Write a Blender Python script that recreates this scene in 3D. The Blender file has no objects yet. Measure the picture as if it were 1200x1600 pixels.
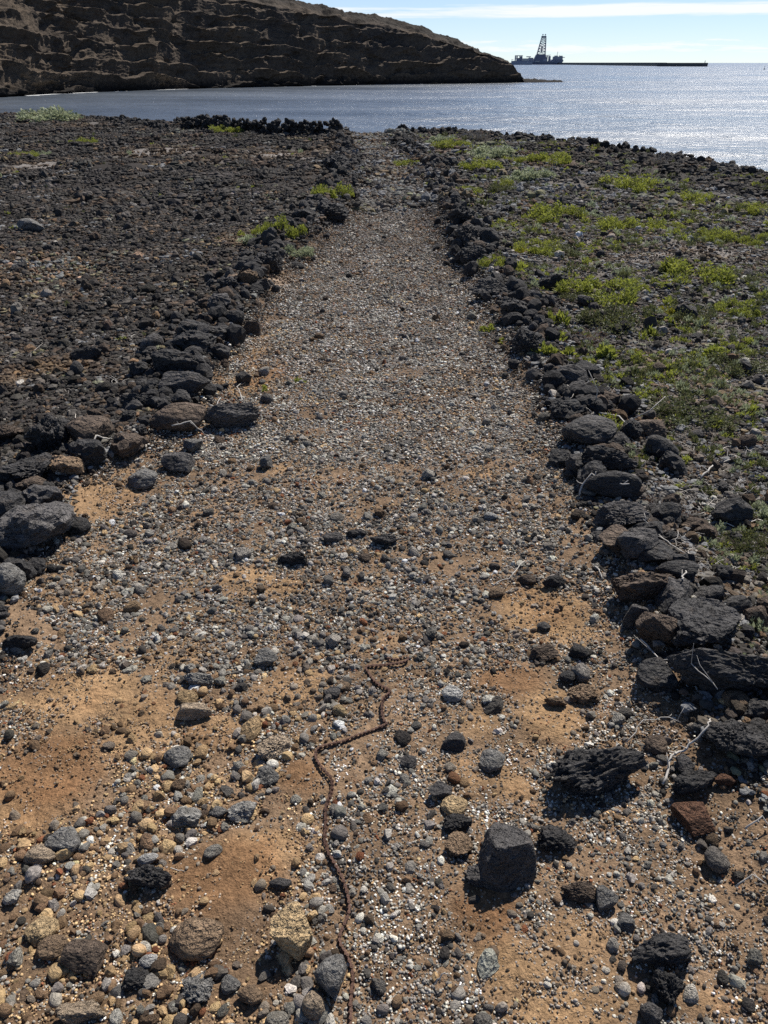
import bpy, bmesh, math, random
import numpy as np
from mathutils import Vector, Matrix

random.seed(7)
R = math.radians
SC = bpy.context.scene
COL = SC.collection

# ------------------------------------------------------------------ camera
CAM_Z = 1.60
PITCH = R(30.75)
FPX = 1180.0                       # focal length in photo pixels (1200 x 1600)
cam_d = bpy.data.cameras.new('camera')
cam = bpy.data.objects.new('camera', cam_d)
COL.objects.link(cam)
cam.location = (0, 0, CAM_Z)
cam.rotation_euler = (R(90) - PITCH, 0, 0)
cam_d.sensor_fit = 'VERTICAL'
cam_d.sensor_height = 36.0
cam_d.lens = 36.0 * FPX / 1600.0
cam_d.clip_start = 0.05
cam_d.clip_end = 90000.0
SC.camera = cam

# ------------------------------------------------------------------ world, sun
SUN_AZ, SUN_EL = R(29), R(47)      # azimuth clockwise from +Y (the way the path runs)
sun_dir = Vector((math.sin(SUN_AZ) * math.cos(SUN_EL), math.cos(SUN_AZ) * math.cos(SUN_EL), math.sin(SUN_EL)))
sun_d = bpy.data.lights.new('sun', 'SUN')
sun_d.energy = 5.0
sun_d.angle = R(0.53)
sun_d.color = (1.0, 0.95, 0.87)
sun = bpy.data.objects.new('sun', sun_d)
COL.objects.link(sun)
sun.rotation_euler = sun_dir.to_track_quat('Z', 'Y').to_euler()
sun.location = (20, 30, 40)

W = bpy.data.worlds.new('World')
SC.world = W
W.use_nodes = True
wn, wl = W.node_tree.nodes, W.node_tree.links
wn.clear()


def wnode(t, **kw):
    n = wn.new(t)
    for k, v in kw.items():
        setattr(n, k, v)
    return n


def wmath(op, a, b=None, c=None, clamp=False):
    n = wnode('ShaderNodeMath', operation=op, use_clamp=clamp)
    for i, v in enumerate((a, b, c)):
        if v is None:
            continue
        if isinstance(v, (int, float)):
            n.inputs[i].default_value = v
        else:
            wl.new(v, n.inputs[i])
    return n.outputs[0]


w_out = wnode('ShaderNodeOutputWorld')
w_bg = wnode('ShaderNodeBackground')
w_bg.inputs['Strength'].default_value = 0.074
sky = wnode('ShaderNodeTexSky', sky_type='NISHITA', sun_disc=False)
sky.sun_elevation = SUN_EL
sky.sun_rotation = SUN_AZ
sky.altitude = 3000
sky.air_density = 1.0
sky.dust_density = 0.3
sky.ozone_density = 6.0
w_tc = wnode('ShaderNodeTexCoord')
w_sep = wnode('ShaderNodeSeparateXYZ')
wl.new(w_tc.outputs['Generated'], w_sep.inputs[0])
az = wmath('ARCTAN2', w_sep.outputs[0], w_sep.outputs[1])
el = w_sep.outputs[2]


def cloud_layer(kx, ky, ox, oy, centre, width, lo, hi, detail, rough, dist=0.0):
    comb = wnode('ShaderNodeCombineXYZ')
    wl.new(wmath('MULTIPLY_ADD', az, kx, ox), comb.inputs[0])
    wl.new(wmath('MULTIPLY_ADD', el, ky, oy), comb.inputs[1])
    n = wnode('ShaderNodeTexNoise')
    n.inputs['Scale'].default_value = 1.0
    n.inputs['Detail'].default_value = detail
    n.inputs['Roughness'].default_value = rough
    n.inputs['Distortion'].default_value = dist
    wl.new(comb.outputs[0], n.inputs['Vector'])
    # the layer sits at one height above the horizon all the way round
    d = wmath('DIVIDE', wmath('SUBTRACT', el, centre), width)
    band = wmath('SUBTRACT', 1.0, wmath('MULTIPLY', d, d))
    v = wmath('ADD', n.outputs[0], wmath('MULTIPLY', wmath('SUBTRACT', band, 1.0), 0.25))
    mr = wnode('ShaderNodeMapRange', interpolation_type='SMOOTHSTEP')
    wl.new(v, mr.inputs[0])
    mr.inputs[1].default_value = lo
    mr.inputs[2].default_value = hi
    return mr.outputs[0]


c1 = cloud_layer(2.6, 60, 1.6, 2.0, 0.0482, 0.0076, 0.29, 0.52, 7, 0.64)
c2 = cloud_layer(11, 150, 4.3, 7.7, 0.0150, 0.0115, 0.41, 0.58, 8, 0.66)
c3 = cloud_layer(2.0, 14, 9.0, 3.0, 0.22, 0.12, 0.52, 0.80, 7, 0.62)
# thin veil of high haze, whitest low in the sky all the way round
veil = wmath('MULTIPLY', wmath('POWER', wmath('SUBTRACT', 1.0, wmath('MAXIMUM', el, 0.0)), 5.0), 0.30)
cm = wmath('MAXIMUM', wmath('MULTIPLY', c1, 0.97), wmath('MAXIMUM', wmath('MULTIPLY', c2, 0.9), wmath('MAXIMUM', wmath('MULTIPLY', c3, 0.5), veil)))
w_mix = wnode('ShaderNodeMix', data_type='RGBA')
wl.new(cm, w_mix.inputs[0])
wl.new(sky.outputs[0], w_mix.inputs[6])
w_mix.inputs[7].default_value = (9.4, 9.7, 10.1, 1)
wl.new(w_mix.outputs[2], w_bg.inputs['Color'])
wl.new(w_bg.outputs[0], w_out.inputs[0])

SC.view_settings.view_transform = 'Standard'
SC.view_settings.look = 'None'
SC.view_settings.gamma = 1
SC.view_settings.exposure = 0.5
SC.view_settings.use_curve_mapping = False
SC.render.engine = 'CYCLES'
SC.cycles.use_denoising = False
SC.cycles.max_bounces = 5
SC.cycles.diffuse_bounces = 2
SC.cycles.glossy_bounces = 2
SC.cycles.transmission_bounces = 2
SC.cycles.caustics_reflective = False
SC.cycles.caustics_refractive = False
SC.cycles.sample_clamp_direct = 3.5
SC.cycles.sample_clamp_indirect = 3.0
SC.render.film_transparent = False

# ------------------------------------------------------------------ noise in numpy
_rng = np.random.default_rng(11)
_perm = _rng.permutation(256).astype(np.int64)
_perm = np.concatenate([_perm, _perm, _perm])
_g = _rng.normal(size=(256, 3))
_g /= np.linalg.norm(_g, axis=1)[:, None]


_perm = _perm.astype(np.int32)
_gp = _g[_perm[:512] & 255].astype(np.float32)     # gradients behind one more permutation step
_gx, _gy, _gz = (np.ascontiguousarray(_gp[:, k]) for k in range(3))


def pn(p):
    """gradient noise, p (...,3) -> about -0.7..0.7 (worked through in cache-sized blocks)"""
    p = np.asarray(p)
    sh = p.shape[:-1]
    p = p.reshape(-1, 3)
    res = np.empty(len(p), np.float32)
    for s0 in range(0, len(p), 16384):
        q = p[s0:s0 + 16384]
        fl = np.floor(q)
        f = (q - fl).astype(np.float32)
        i = fl.astype(np.int32) & 255
        u = f * f * f * (f * (f * 6 - 15) + 10)
        x, y, z = f[:, 0], f[:, 1], f[:, 2]
        ux, uy, uz = u[:, 0], u[:, 1], u[:, 2]
        ax = []
        for dx in (0, 1):
            a = _perm[i[:, 0] + dx] + i[:, 1]
            ay = []
            for dy in (0, 1):
                b = _perm[a + dy] + i[:, 2]
                az_ = []
                for dz in (0, 1):
                    h = b + dz
                    az_.append(_gx[h] * (x - dx) + _gy[h] * (y - dy) + _gz[h] * (z - dz))
                ay.append(az_[0] + uz * (az_[1] - az_[0]))
            ax.append(ay[0] + uy * (ay[1] - ay[0]))
        res[s0:s0 + 16384] = ax[0] + ux * (ax[1] - ax[0])
    return res.reshape(sh)


def fbm(p, octv=4, gain=0.5, lac=2.03, ridged=False):
    p = np.asarray(p, float)
    a, s, t = 1.0, 0.0, 0.0
    for k in range(octv):
        n = pn(p + 17.3 * k)
        if ridged:
            n = 0.5 - 2 * np.abs(n)
        s = s + a * n
        t += a
        a *= gain
        p = p * lac
    return s / t


def n2(x, y, sc, octv=4, seed=0.0, gain=0.5, ridged=False):
    x, y = np.broadcast_arrays(np.asarray(x, float), np.asarray(y, float))
    return fbm(np.stack([x * sc, y * sc, np.full_like(x, seed)], -1), octv, gain, ridged=ridged)


def sstep(a, b, x):
    t = np.clip((np.asarray(x, float) - a) / (b - a), 0, 1)
    return t * t * (3 - 2 * t)


# ------------------------------------------------------------------ photo pixel -> place on the ground
CP, SP = math.cos(PITCH), math.sin(PITCH)


def ray(px, py):
    x, u = px - 600.0, 800.0 - py
    return np.array([x, FPX * CP + u * SP, -FPX * SP + u * CP])


def base0(x, y):
    """broad lie of the land, without the coast"""
    yy = np.maximum(y, 0)
    return -0.0002 * yy ** 2


def hit0(px, py, lift=0.0):
    """where the sight line meets the broad lie of the land (raised by lift)"""
    d = ray(px, py)
    # CAM_Z + dz t = lift - k (dy t)^2
    k, dy, dz = 0.0002, d[1], d[2]
    a, b, c_ = k * dy * dy, dz, CAM_Z - lift
    disc = b * b - 4 * a * c_
    t = (-b - math.sqrt(max(disc, 0))) / (2 * a)
    if dy < 0:
        t = -c_ / dz
    return float(d[0] * t), float(d[1] * t)


# path edges and coast, measured along the photo and turned into metres
LB = [(-60, 1010), (20, 860), (95, 745), (245, 660), (300, 560), (370, 480), (415, 415), (505, 335), (545, 275), (538, 240), (530, 222)]
RB = [(1260, 1290), (1160, 1130), (1085, 990), (1005, 870), (950, 740), (905, 650), (835, 545), (790, 455), (735, 390), (712, 335), (690, 270), (645, 240), (622, 222)]
LBw = np.array([hit0(*p) for p in LB])
RBw = np.array([hit0(*p) for p in RB])
LBw = np.vstack([[LBw[0, 0] - .1, -3.0], LBw, [LBw[-1, 0] - .6, 40]])
RBw = np.vstack([[RBw[0, 0] + .1, -3.0], RBw, [RBw[-1, 0] + .8, 40]])


def xl(y):
    return np.interp(y, LBw[:, 1], LBw[:, 0])


def xr(y):
    return np.interp(y, RBw[:, 1], RBw[:, 0])


CE = [(-250, 178), (0, 181), (150, 188), (300, 196), (420, 203), (540, 209), (620, 208), (700, 208), (780, 216), (900, 232), (1000, 246), (1080, 259), (1200, 278), (1330, 297)]
CEw = np.array(sorted(hit0(*p) for p in CE))
CEw = np.vstack([[-60, CEw[0, 1] + 3], CEw, [CEw[-1, 0] + 5, CEw[-1, 1] - 7], [CEw[-1, 0] + 14, CEw[-1, 1] - 16]])


def coast(x, y):
    """distance inland of the cliff edge (negative over the sea)"""
    yc = np.interp(x, CEw[:, 0], CEw[:, 1])
    y1 = np.interp(x + .4, CEw[:, 0], CEw[:, 1])
    sl = (y1 - yc) / .4
    return (yc - y) / np.sqrt(1 + sl * sl)


# bare earth patches: pixel centre, pixel half axes, strength, kind
PATCH = [(845, 955, 62, 40, 1.0, 't'), (790, 1055, 45, 22, .9, 'o'), (745, 1125, 34, 26, .8, 't'), (870, 1115, 45, 32, .95, 't'),
         (735, 1205, 38, 28, .7, 't'), (800, 1225, 38, 26, .8, 't'),
         (120, 1090, 95, 60, 1.0, 't'), (60, 1200, 80, 60, 1.0, 'o'), (30, 1270, 60, 40, 1.0, 't'), (215, 1130, 50, 55, .9, 't'),
         (330, 1150, 40, 22, .8, 't'), (430, 910, 75, 18, .9, 't'), (280, 1020, 40, 18, .7, 't'), (455, 1075, 40, 32, .7, 't'),
         (470, 1210, 38, 25, .9, 'o'), (360, 1370, 85, 50, 1.0, 'o'), (420, 1330, 60, 28, .9, 't'), (390, 1470, 55, 60, .8, 'b'),
         (400, 1560, 60, 40, .6, 'b'), (60, 1590, 60, 25, .8, 'b'), (210, 1395, 45, 30, .5, 'b'),
         (760, 1420, 40, 45, .9, 'o'), (800, 1510, 50, 42, .85, 't'), (905, 1470, 42, 36, .6, 't'), (880, 1575, 80, 32, .9, 't'), (1130, 1570, 50, 30, .6, 't'), (960, 1545, 30, 36, .5, 't'),
         (1050, 1140, 60, 40, .5, 'b'), (450, 730, 45, 14, .6, 't'), (755, 742, 28, 12, .7, 't'), (385, 600, 40, 16, .8, 't'), (420, 580, 30, 18, .7, 'o'),
         (400, 550, 16, 40, .7, 't'), (150, 780, 50, 40, .7, 't'), (95, 585, 50, 12, .9, 't'), (30, 600, 40, 12, .7, 't'),
         (120, 935, 40, 16, .6, 't'), (1165, 935, 50, 22, .9, 'p'), (1060, 600, 70, 40, .7, 'p'), (1000, 565, 50, 20, .6, 'p'), (1150, 640, 50, 16, .7, 'p'),
         (560, 350, 30, 12, .6, 'r'), (665, 350, 24, 14, .6, 'r'), (540, 390, 22, 12, .5, 'r'), (380, 385, 40, 14, .8, 'p'), (420, 450, 40, 14, .8, 'p'), (330, 800, 40, 12, .4, 't'),
         (680, 960, 24, 14, .4, 't'), (590, 1000, 30, 10, .4, 't'), (520, 940, 26, 10, .5, 'b'),
         (70, 430, 130, 26, .8, 'k'), (110, 470, 80, 14, .5, 'k'), (250, 410, 90, 14, .4, 'k'),
         (470, 240, 110, 9, .9, 'g'), (250, 240, 60, 12, .7, 'g'), (60, 265, 40, 12, .7, 'g'), (120, 200, 40, 6, .5, 'g'), (390, 250, 80, 10, .6, 'g'),
         (570, 230, 45, 16, .7, 'd'), (700, 245, 80, 7, .9, 'd'), (830, 262, 90, 6, .9, 'd'), (1010, 292, 60, 5, .4, 'd'), (610, 260, 60, 20, .5, 'd'),
         (950, 400, 120, 30, .6, 'g'), (1040, 330, 90, 20, .5, 'g'), (1120, 400, 80, 30, .6, 'g'), (850, 360, 90, 20, .4, 'g'), (1100, 520, 60, 20, .5, 'g'), (1100, 730, 60, 30, .35, 'g'), (1090, 880, 60, 25, .45, 'g')]
PW = []
for (cx, cy, rx, ry, st, kd) in PATCH:
    x0, y0 = hit0(cx, cy)
    xa, _ = hit0(cx + rx, cy)
    _, ya = hit0(cx, cy - ry)
    _, yb = hit0(cx, cy + ry)
    gw = 1.3 if kd in 'tob' else 1.1
    PW.append((x0, y0, gw * abs(xa - x0), gw * max(abs(ya - yb) / 2, .02), st, kd))


def patch_masks(x, y, rag=0.7):
    """kind -> 0..1 (ragged outlines)"""
    out = {}
    x = np.asarray(x, float)
    y = np.asarray(y, float)
    w = n2(x, y, 3.2, 3, 5.5) * 1.6 + n2(x, y, 14., 3, 8.5) * 0.9
    for (cx, cy, rx, ry, st, kd) in PW:
        if kd not in out:
            out[kd] = np.zeros(np.shape(x))
        q = (np.abs(x - cx) < 1.9 * rx) & (np.abs(y - cy) < 1.9 * ry)
        if not q.any():
            continue
        d = np.sqrt(((x[q] - cx) / rx) ** 2 + ((y[q] - cy) / ry) ** 2) + w[q] * rag
        out[kd][q] = np.maximum(out[kd][q], st * (1 - sstep(0.35, 1.15, d)))
    return out


def land(x, y):
    """ground height, metres"""
    x = np.asarray(x, float)
    y = np.asarray(y, float)
    z = base0(x, y)
    l, r = xl(y), xr(y)
    inside = (x > l) & (x < r)
    dl, dr = np.abs(x - l), np.abs(x - r)
    e = np.minimum(dl, dr)
    out = np.where(inside, 0, e)
    z = z + (0.06 + .08 * sstep(3.5, 8, y)) * np.exp(-(e / .24) ** 2) + 0.05 * sstep(0, .8, out)
    far = sstep(3, 14, y)
    fld = sstep(0.1, 1.0, out)
    z = z + n2(x, y, .9, 3, 1.0) * (.035 + .13 * fld * (0.4 + .9 * far))
    z = z + n2(x, y, .16, 2, 3.0) * 0.25 * fld * far
    z = z + n2(x, y, 7.0, 4, 2.0) * 0.022 + n2(x, y, 33.0, 2, 4.0) * 0.005
    s = coast(x, y)
    rim = np.exp(-((s - .6) / 1.0) ** 2) * sstep(.25, 1.3, out)
    z = z + rim * (0.05 + 0.12 * n2(x, y, 2.3, 4, 9.0))
    over = np.maximum(0.1 - s + 0.25 * n2(x, y, .8, 3, 6.0), 0)
    z = z - np.minimum(over * 1.25 + 0.1 * over * over, 9.6)
    z = z + sstep(0.3, 2.5, over) * 0.7 * n2(x, y, .7, 4, 7.0)
    return z


def land1(x, y):
    return float(gland(np.array([x], float), np.array([y], float))[0])


def gland(x, y):
    """height of the finished ground mesh (looked up in its own grid)"""
    x = np.asarray(x, float)
    y = np.asarray(y, float)
    j = np.clip(np.searchsorted(ys, y) - 1, 0, len(ys) - 2)
    fy = np.clip((y - ys[j]) / (ys[j + 1] - ys[j]), 0, 1)
    hw = 5.0 + 1.05 * np.maximum(y, 0)
    q = np.clip(x / hw, -1, 1)
    q = (np.sign(q) * np.abs(q) ** (1 / 1.25) + 1) / 2 * (len(t_grid) - 1)
    i = np.clip(q.astype(int), 0, len(t_grid) - 2)
    fx = q - i
    return (GZ[j, i] * (1 - fx) + GZ[j, i + 1] * fx) * (1 - fy) + (GZ[j + 1, i] * (1 - fx) + GZ[j + 1, i + 1] * fx) * fy


def at(px, py, lift=0.0):
    x, y = hit0(px, py, lift)
    for _ in range(4):                        # settle on the real relief
        z = land1(x, y) - float(base0(x, y))
        x, y = hit0(px, py, lift + z)
    return x, y, land1(x, y)


def ppm(x, y, z):
    """photo pixels per metre at a place"""
    d = y * CP - (z - CAM_Z) * SP
    return FPX / d


# ------------------------------------------------------------------ material helpers
def mat(name):
    m = bpy.data.materials.new(name)
    m.use_nodes = True
    nt = m.node_tree
    nt.nodes.clear()
    out = nt.nodes.new('ShaderNodeOutputMaterial')
    bs = nt.nodes.new('ShaderNodeBsdfPrincipled')
    nt.links.new(bs.outputs[0], out.inputs[0])
    return m, nt, bs, out


def nd(nt, t, ins=None, **kw):
    n = nt.nodes.new(t)
    for k, v in kw.items():
        setattr(n, k, v)
    for k, v in (ins or {}).items():
        s = n.inputs[k]
        if hasattr(v, 'is_output') or isinstance(v, bpy.types.NodeSocket):
            nt.links.new(v, s)
        else:
            s.default_value = v
    return n


def noise(nt, vec, scale, detail=4, rough=.55):
    return nd(nt, 'ShaderNodeTexNoise', {'Vector': vec, 'Scale': scale, 'Detail': detail, 'Roughness': rough}).outputs[0]


def mrange(nt, v, a, b, c=0.0, d=1.0):
    return nd(nt, 'ShaderNodeMapRange', {0: v, 1: a, 2: b, 3: c, 4: d}).outputs[0]


def mixc(nt, fac, a, b, blend='MIX'):
    n = nd(nt, 'ShaderNodeMix', {0: fac, 6: a, 7: b}, data_type='RGBA', blend_type=blend)
    return n.outputs[2]


def bump(nt, h, strength, dist, prev=None):
    ins = {'Height': h, 'Strength': strength, 'Distance': dist}
    if prev is not None:
        ins['Normal'] = prev
    return nd(nt, 'ShaderNodeBump', ins).outputs[0]


def plain(name, col, rough=.7, metal=0.0, var=.25, scale=8.0):
    m, nt, bs, _ = mat(name)
    tc = nd(nt, 'ShaderNodeTexCoord').outputs['Object']
    n = noise(nt, tc, scale, 5)
    f = mrange(nt, n, .3, .7, 1 - var, 1 + var)
    c = nd(nt, 'ShaderNodeVectorMath', {0: (*col[:3],), 1: f}, operation='MULTIPLY').outputs[0]
    nt.links.new(c, bs.inputs['Base Color'])
    bs.inputs['Roughness'].default_value = rough
    bs.inputs['Metallic'].default_value = metal
    return m


def rock_material(name, source):
    """source 'OBJECT': tint from the object's colour; 'INSTANCER': from the scattered point"""
    m, nt, bs, _ = mat(name)
    oi = nd(nt, 'ShaderNodeObjectInfo')
    tc = nd(nt, 'ShaderNodeTexCoord').outputs['Object']
    off = nd(nt, 'ShaderNodeMath', {0: oi.outputs['Random'], 1: 40.0}, operation='MULTIPLY').outputs[0]
    v = nd(nt, 'ShaderNodeVectorMath', {0: tc, 1: off}, operation='ADD').outputs[0]
    if source == 'OBJECT':
        base = oi.outputs['Color']
    else:
        base = nd(nt, 'ShaderNodeAttribute', attribute_type='INSTANCER', attribute_name='scol').outputs['Color']
    big = noise(nt, v, 2.2, 5, .6)
    fine = noise(nt, v, 8 if source == 'OBJECT' else 5, 4, .55)
    f = nd(nt, 'ShaderNodeMath', {0: mrange(nt, big, .3, .7, .68, 1.32), 1: mrange(nt, fine, .25, .75, .7, 1.3) if source == 'OBJECT' else mrange(nt, fine, .25, .75, .78, 1.22)}, operation='MULTIPLY').outputs[0]
    c = nd(nt, 'ShaderNodeVectorMath', {0: base, 1: f}, operation='MULTIPLY').outputs[0]
    dust = noise(nt, v, 3.1, 6, .7)
    if source == 'OBJECT':
        c = mixc(nt, mrange(nt, dust, .54, .72, 0, .30), c, (.13, .088, .055, 1))
        lich = noise(nt, nd(nt, 'ShaderNodeVectorMath', {0: v, 1: (7., 3., 1.)}, operation='ADD').outputs[0], 9, 4, .7)
        c = mixc(nt, mrange(nt, lich, .66, .74, 0, .4), c, (.17, .165, .155, 1))
    else:
        c = mixc(nt, mrange(nt, dust, .55, .75, 0, .13), c, (.17, .115, .07, 1))
    nt.links.new(c, bs.inputs['Base Color'])
    bs.inputs['Roughness'].default_value = .88
    bs.inputs['Specular IOR Level'].default_value = .28 if source == 'OBJECT' else .14
    if source == 'OBJECT':
        vor = nd(nt, 'ShaderNodeTexVoronoi', {'Vector': nd(nt, 'ShaderNodeVectorMath', {0: v, 1: noise(nt, v, 5., 3)}, operation='ADD').outputs[0], 'Scale': 8.0, 'Randomness': 1.0}).outputs['Distance']
        b1 = bump(nt, mrange(nt, vor, .0, .55, 0, 1), .55, .05)
        b2 = bump(nt, noise(nt, v, 6.0, 4, .55), .8, .11, b1)
        nt.links.new(b2, bs.inputs['Normal'])
    else:
        b2 = bump(nt, noise(nt, v, 7, 5, .65), .6, .10)
        nt.links.new(b2, bs.inputs['Normal'])
    return m


M_ROCK = rock_material('volcanic_rock', 'OBJECT')
M_GRAV = rock_material('gravel_stone', 'INSTANCER')

# ground: colour of the earth itself is carried per vertex, grain comes from noise
M_GROUND, nt, bs, _ = mat('earth')
tc = nd(nt, 'ShaderNodeTexCoord').outputs['Object']
vc = nd(nt, 'ShaderNodeAttribute', attribute_type='GEOMETRY', attribute_name='gcol').outputs['Color']
n1 = noise(nt, tc, 5, 6, .6)
n3 = noise(nt, tc, 60, 6, .7)
n4 = noise(nt, tc, 260, 3, .6)
f = nd(nt, 'ShaderNodeMath', {0: mrange(nt, n1, .3, .7, .72, 1.28), 1: mrange(nt, n3, .28, .72, .6, 1.4)}, operation='MULTIPLY').outputs[0]
f = nd(nt, 'ShaderNodeMath', {0: f, 1: mrange(nt, n4, .3, .7, .7, 1.3)}, operation='MULTIPLY').outputs[0]
c = nd(nt, 'ShaderNodeVectorMath', {0: vc, 1: f}, operation='MULTIPLY').outputs[0]
nt.links.new(c, bs.inputs['Base Color'])
bs.inputs['Roughness'].default_value = .95
bs.inputs['Specular IOR Level'].default_value = .15
b1 = bump(nt, noise(nt, tc, 24, 6, .66), 1.0, .022)
b2 = bump(nt, noise(nt, tc, 130, 4, .6), .8, .004, b1)
nt.links.new(b2, bs.inputs['Normal'])

# ------------------------------------------------------------------ object helpers


def mesh_np(name, verts, faces, smooth=True):
    me = bpy.data.meshes.new(name)
    verts = np.asarray(verts, np.float32)
    faces = np.asarray(faces, np.int32)
    k = faces.shape[1]
    me.vertices.add(len(verts))
    me.vertices.foreach_set('co', verts.ravel())
    me.loops.add(faces.size)
    me.loops.foreach_set('vertex_index', faces.ravel())
    me.polygons.add(len(faces))
    me.polygons.foreach_set('loop_start', np.arange(0, faces.size, k, dtype=np.int32))
    me.polygons.foreach_set('loop_total', np.full(len(faces), k, np.int32))
    me.polygons.foreach_set('use_smooth', np.full(len(faces), smooth))
    me.update(calc_edges=True)
    me.validate()
    return me


def link(name, me, m=None, parent=None, loc=None, rot=None, scl=None):
    o = bpy.data.objects.new(name, me)
    COL.objects.link(o)
    if m is not None and me is not None and not me.materials:
        me.materials.append(m)
    if parent is not None:
        o.parent = parent
    if loc is not None:
        o.location = loc
    if rot is not None:
        o.rotation_euler = rot
    if scl is not None:
        o.scale = scl
    return o


def tag(o, label=None, cat=None, group=None, kind=None):
    if label:
        o['label'] = label
    if cat:
        o['category'] = cat
    if group:
        o['group'] = group
    if kind:
        o['kind'] = kind
    return o


class MB:
    """collects boxes, bars and tubes into one mesh"""

    def __init__(self):
        self.v, self.f = [], []

    def box(self, x0, x1, y0, y1, z0, z1):
        k = len(self.v)
        self.v += [(x0, y0, z0), (x1, y0, z0), (x1, y1, z0), (x0, y1, z0), (x0, y0, z1), (x1, y0, z1), (x1, y1, z1), (x0, y1, z1)]
        for q in ((0, 3, 2, 1), (4, 5, 6, 7), (0, 1, 5, 4), (1, 2, 6, 5), (2, 3, 7, 6), (3, 0, 4, 7)):
            self.f.append(tuple(k + i for i in q))
        return self

    def tube(self, pts, r0, r1=None, sides=6):
        r1 = r0 if r1 is None else r1
        pts = [Vector(p) for p in pts]
        k = len(self.v)
        n = len(pts)
        for i, p in enumerate(pts):
            t = (pts[min(i + 1, n - 1)] - pts[max(i - 1, 0)]).normalized()
            a = t.orthogonal().normalized() if i == 0 else (a - t * a.dot(t)).normalized()
            b = t.cross(a)
            r = r0 + (r1 - r0) * i / max(n - 1, 1)
            for j in range(sides):
                th = 2 * math.pi * j / sides
                self.v.append(tuple(p + (a * math.cos(th) + b * math.sin(th)) * r))
        for i in range(n - 1):
            for j in range(sides):
                self.f.append((k + i * sides + j, k + i * sides + (j + 1) % sides, k + (i + 1) * sides + (j + 1) % sides, k + (i + 1) * sides + j))
        self.f.append(tuple(k + j for j in reversed(range(sides))))
        self.f.append(tuple(k + (n - 1) * sides + j for j in range(sides)))
        return self

    def prism(self, poly, z0, z1):
        """poly in xy"""
        k, n = len(self.v), len(poly)
        self.v += [(x, y, z0) for x, y in poly] + [(x, y, z1) for x, y in poly]
        self.f.append(tuple(k + i for i in reversed(range(n))))
        self.f.append(tuple(k + n + i for i in range(n)))
        for i in range(n):
            self.f.append((k + i, k + (i + 1) % n, k + n + (i + 1) % n, k + n + i))
        return self

    def mesh(self, name, smooth=False):
        me = bpy.data.meshes.new(name)
        me.from_pydata(self.v, [], self.f)
        if smooth:
            me.shade_smooth()
        me.update()
        return me

    def build(self, name, m, parent=None, smooth=False, **kw):
        return link(name, self.mesh(name, smooth), m, parent, **kw)


# ------------------------------------------------------------------ ground and path
print('ground')
ys = [-3.0, -2.2, -1.5, -1.0, -.6, -.3, -.1, .1, .25, .35, .45]
y = .5
while y < 58:
    ys.append(y)
    y += 0.0055 * (y + 1.1)
ys = np.array(ys)
t = np.linspace(-1, 1, 601)
t = np.sign(t) * np.abs(t) ** 1.25
t_grid = t
GX = (5.0 + 1.05 * np.maximum(ys, 0))[:, None] * t[None, :]
GY = np.repeat(ys[:, None], len(t), 1)
GZ = land(GX, GY)
pm = patch_masks(GX, GY)
l, r = xl(GY), xr(GY)
inside = sstep(-.12, .12, GX - l + .3 * n2(GX, GY, 2.2, 3, 31.)) * sstep(-.12, .12, r - GX + .3 * n2(GX, GY, 2.2, 3, 32.))
leftm = 1 - sstep(-.2, .2, GX - l)
c_path = np.array([.118, .080, .052])
c_left = np.array([.030, .025, .022])
c_right = np.array([.112, .098, .084])
col = inside[..., None] * c_path + (1 - inside)[..., None] * np.where(leftm[..., None] > .5, c_left, c_right)
near = 1 - sstep(2.6, 4.8, GY)
col = col * (1 + .75 * near * (.6 + n2(GX, GY, 1.7, 3, 12.)) * inside)[..., None] + (near * inside * .03)[..., None] * np.array([1.0, .6, .25])
pc = {'t': (.305, .192, .100), 'o': (.215, .120, .060), 'b': (.145, .092, .055), 'p': (.36, .27, .20), 'r': (.20, .115, .07), 'k': (.30, .20, .14), 'g': (.30, .27, .245), 'd': (.14, .095, .075)}
for k, m_ in pm.items():
    a = np.clip(m_, 0, 1)[..., None] * (.92 if k not in 'g' else .8)
    tint = np.array(pc[k]) * (1 + .35 * n2(GX, GY, 6., 3, 22.))[..., None]
    if k in 'to':
        red = sstep(-.05, .35, n2(GX, GY, 4.5, 3, 25.))[..., None]
        tint = tint * (1 - red * .35) + red * .35 * np.array([.19, .088, .038])
    col = col * (1 - a) + tint * a
s = coast(GX, GY)
rk = sstep(.6, -.2, s)
rimm = (sstep(-.8, .8, 2.4 - s - 1.6 * n2(GX, GY, .6, 2, 71.)) * sstep(.1, .5, GX - r))[..., None]
col = col * (1 - .6 * rimm)
col = col * (1 - sstep(-.2, .9, .7 - s) * .6 * (1 - inside))[..., None]
col = np.clip(col, .012, .6)

bare = np.clip(sum(np.clip(pm.get(k, 0), 0, 1) for k in 'tob'), 0, 1)
GZ = GZ + bare * (.004 + .012 * n2(GX, GY, 5., 3, 41.)) * (1 - sstep(6, 12, GY))

nr, nc = GX.shape
V = np.stack([GX, GY, GZ], -1).reshape(-1, 3)
ii = (np.arange(nr - 1)[:, None] * nc + np.arange(nc - 1)[None, :])
F = np.stack([ii, ii + 1, ii + nc + 1, ii + nc], -1).reshape(-1, 4)
fc = V[F].mean(1)
on_path = (fc[:, 0] > xl(fc[:, 1])) & (fc[:, 0] < xr(fc[:, 1])) & (fc[:, 1] < 25)


def sub_mesh(name, faces):
    used = np.unique(faces)
    mp = np.full(len(V), -1, np.int64)
    mp[used] = np.arange(len(used))
    me = mesh_np(name, V[used], mp[faces])
    ca = me.attributes.new('gcol', 'FLOAT_COLOR', 'POINT')
    cc = np.concatenate([col.reshape(-1, 3)[used], np.ones((len(used), 1))], 1).astype(np.float32)
    ca.data.foreach_set('color', cc.ravel())
    return me


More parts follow.
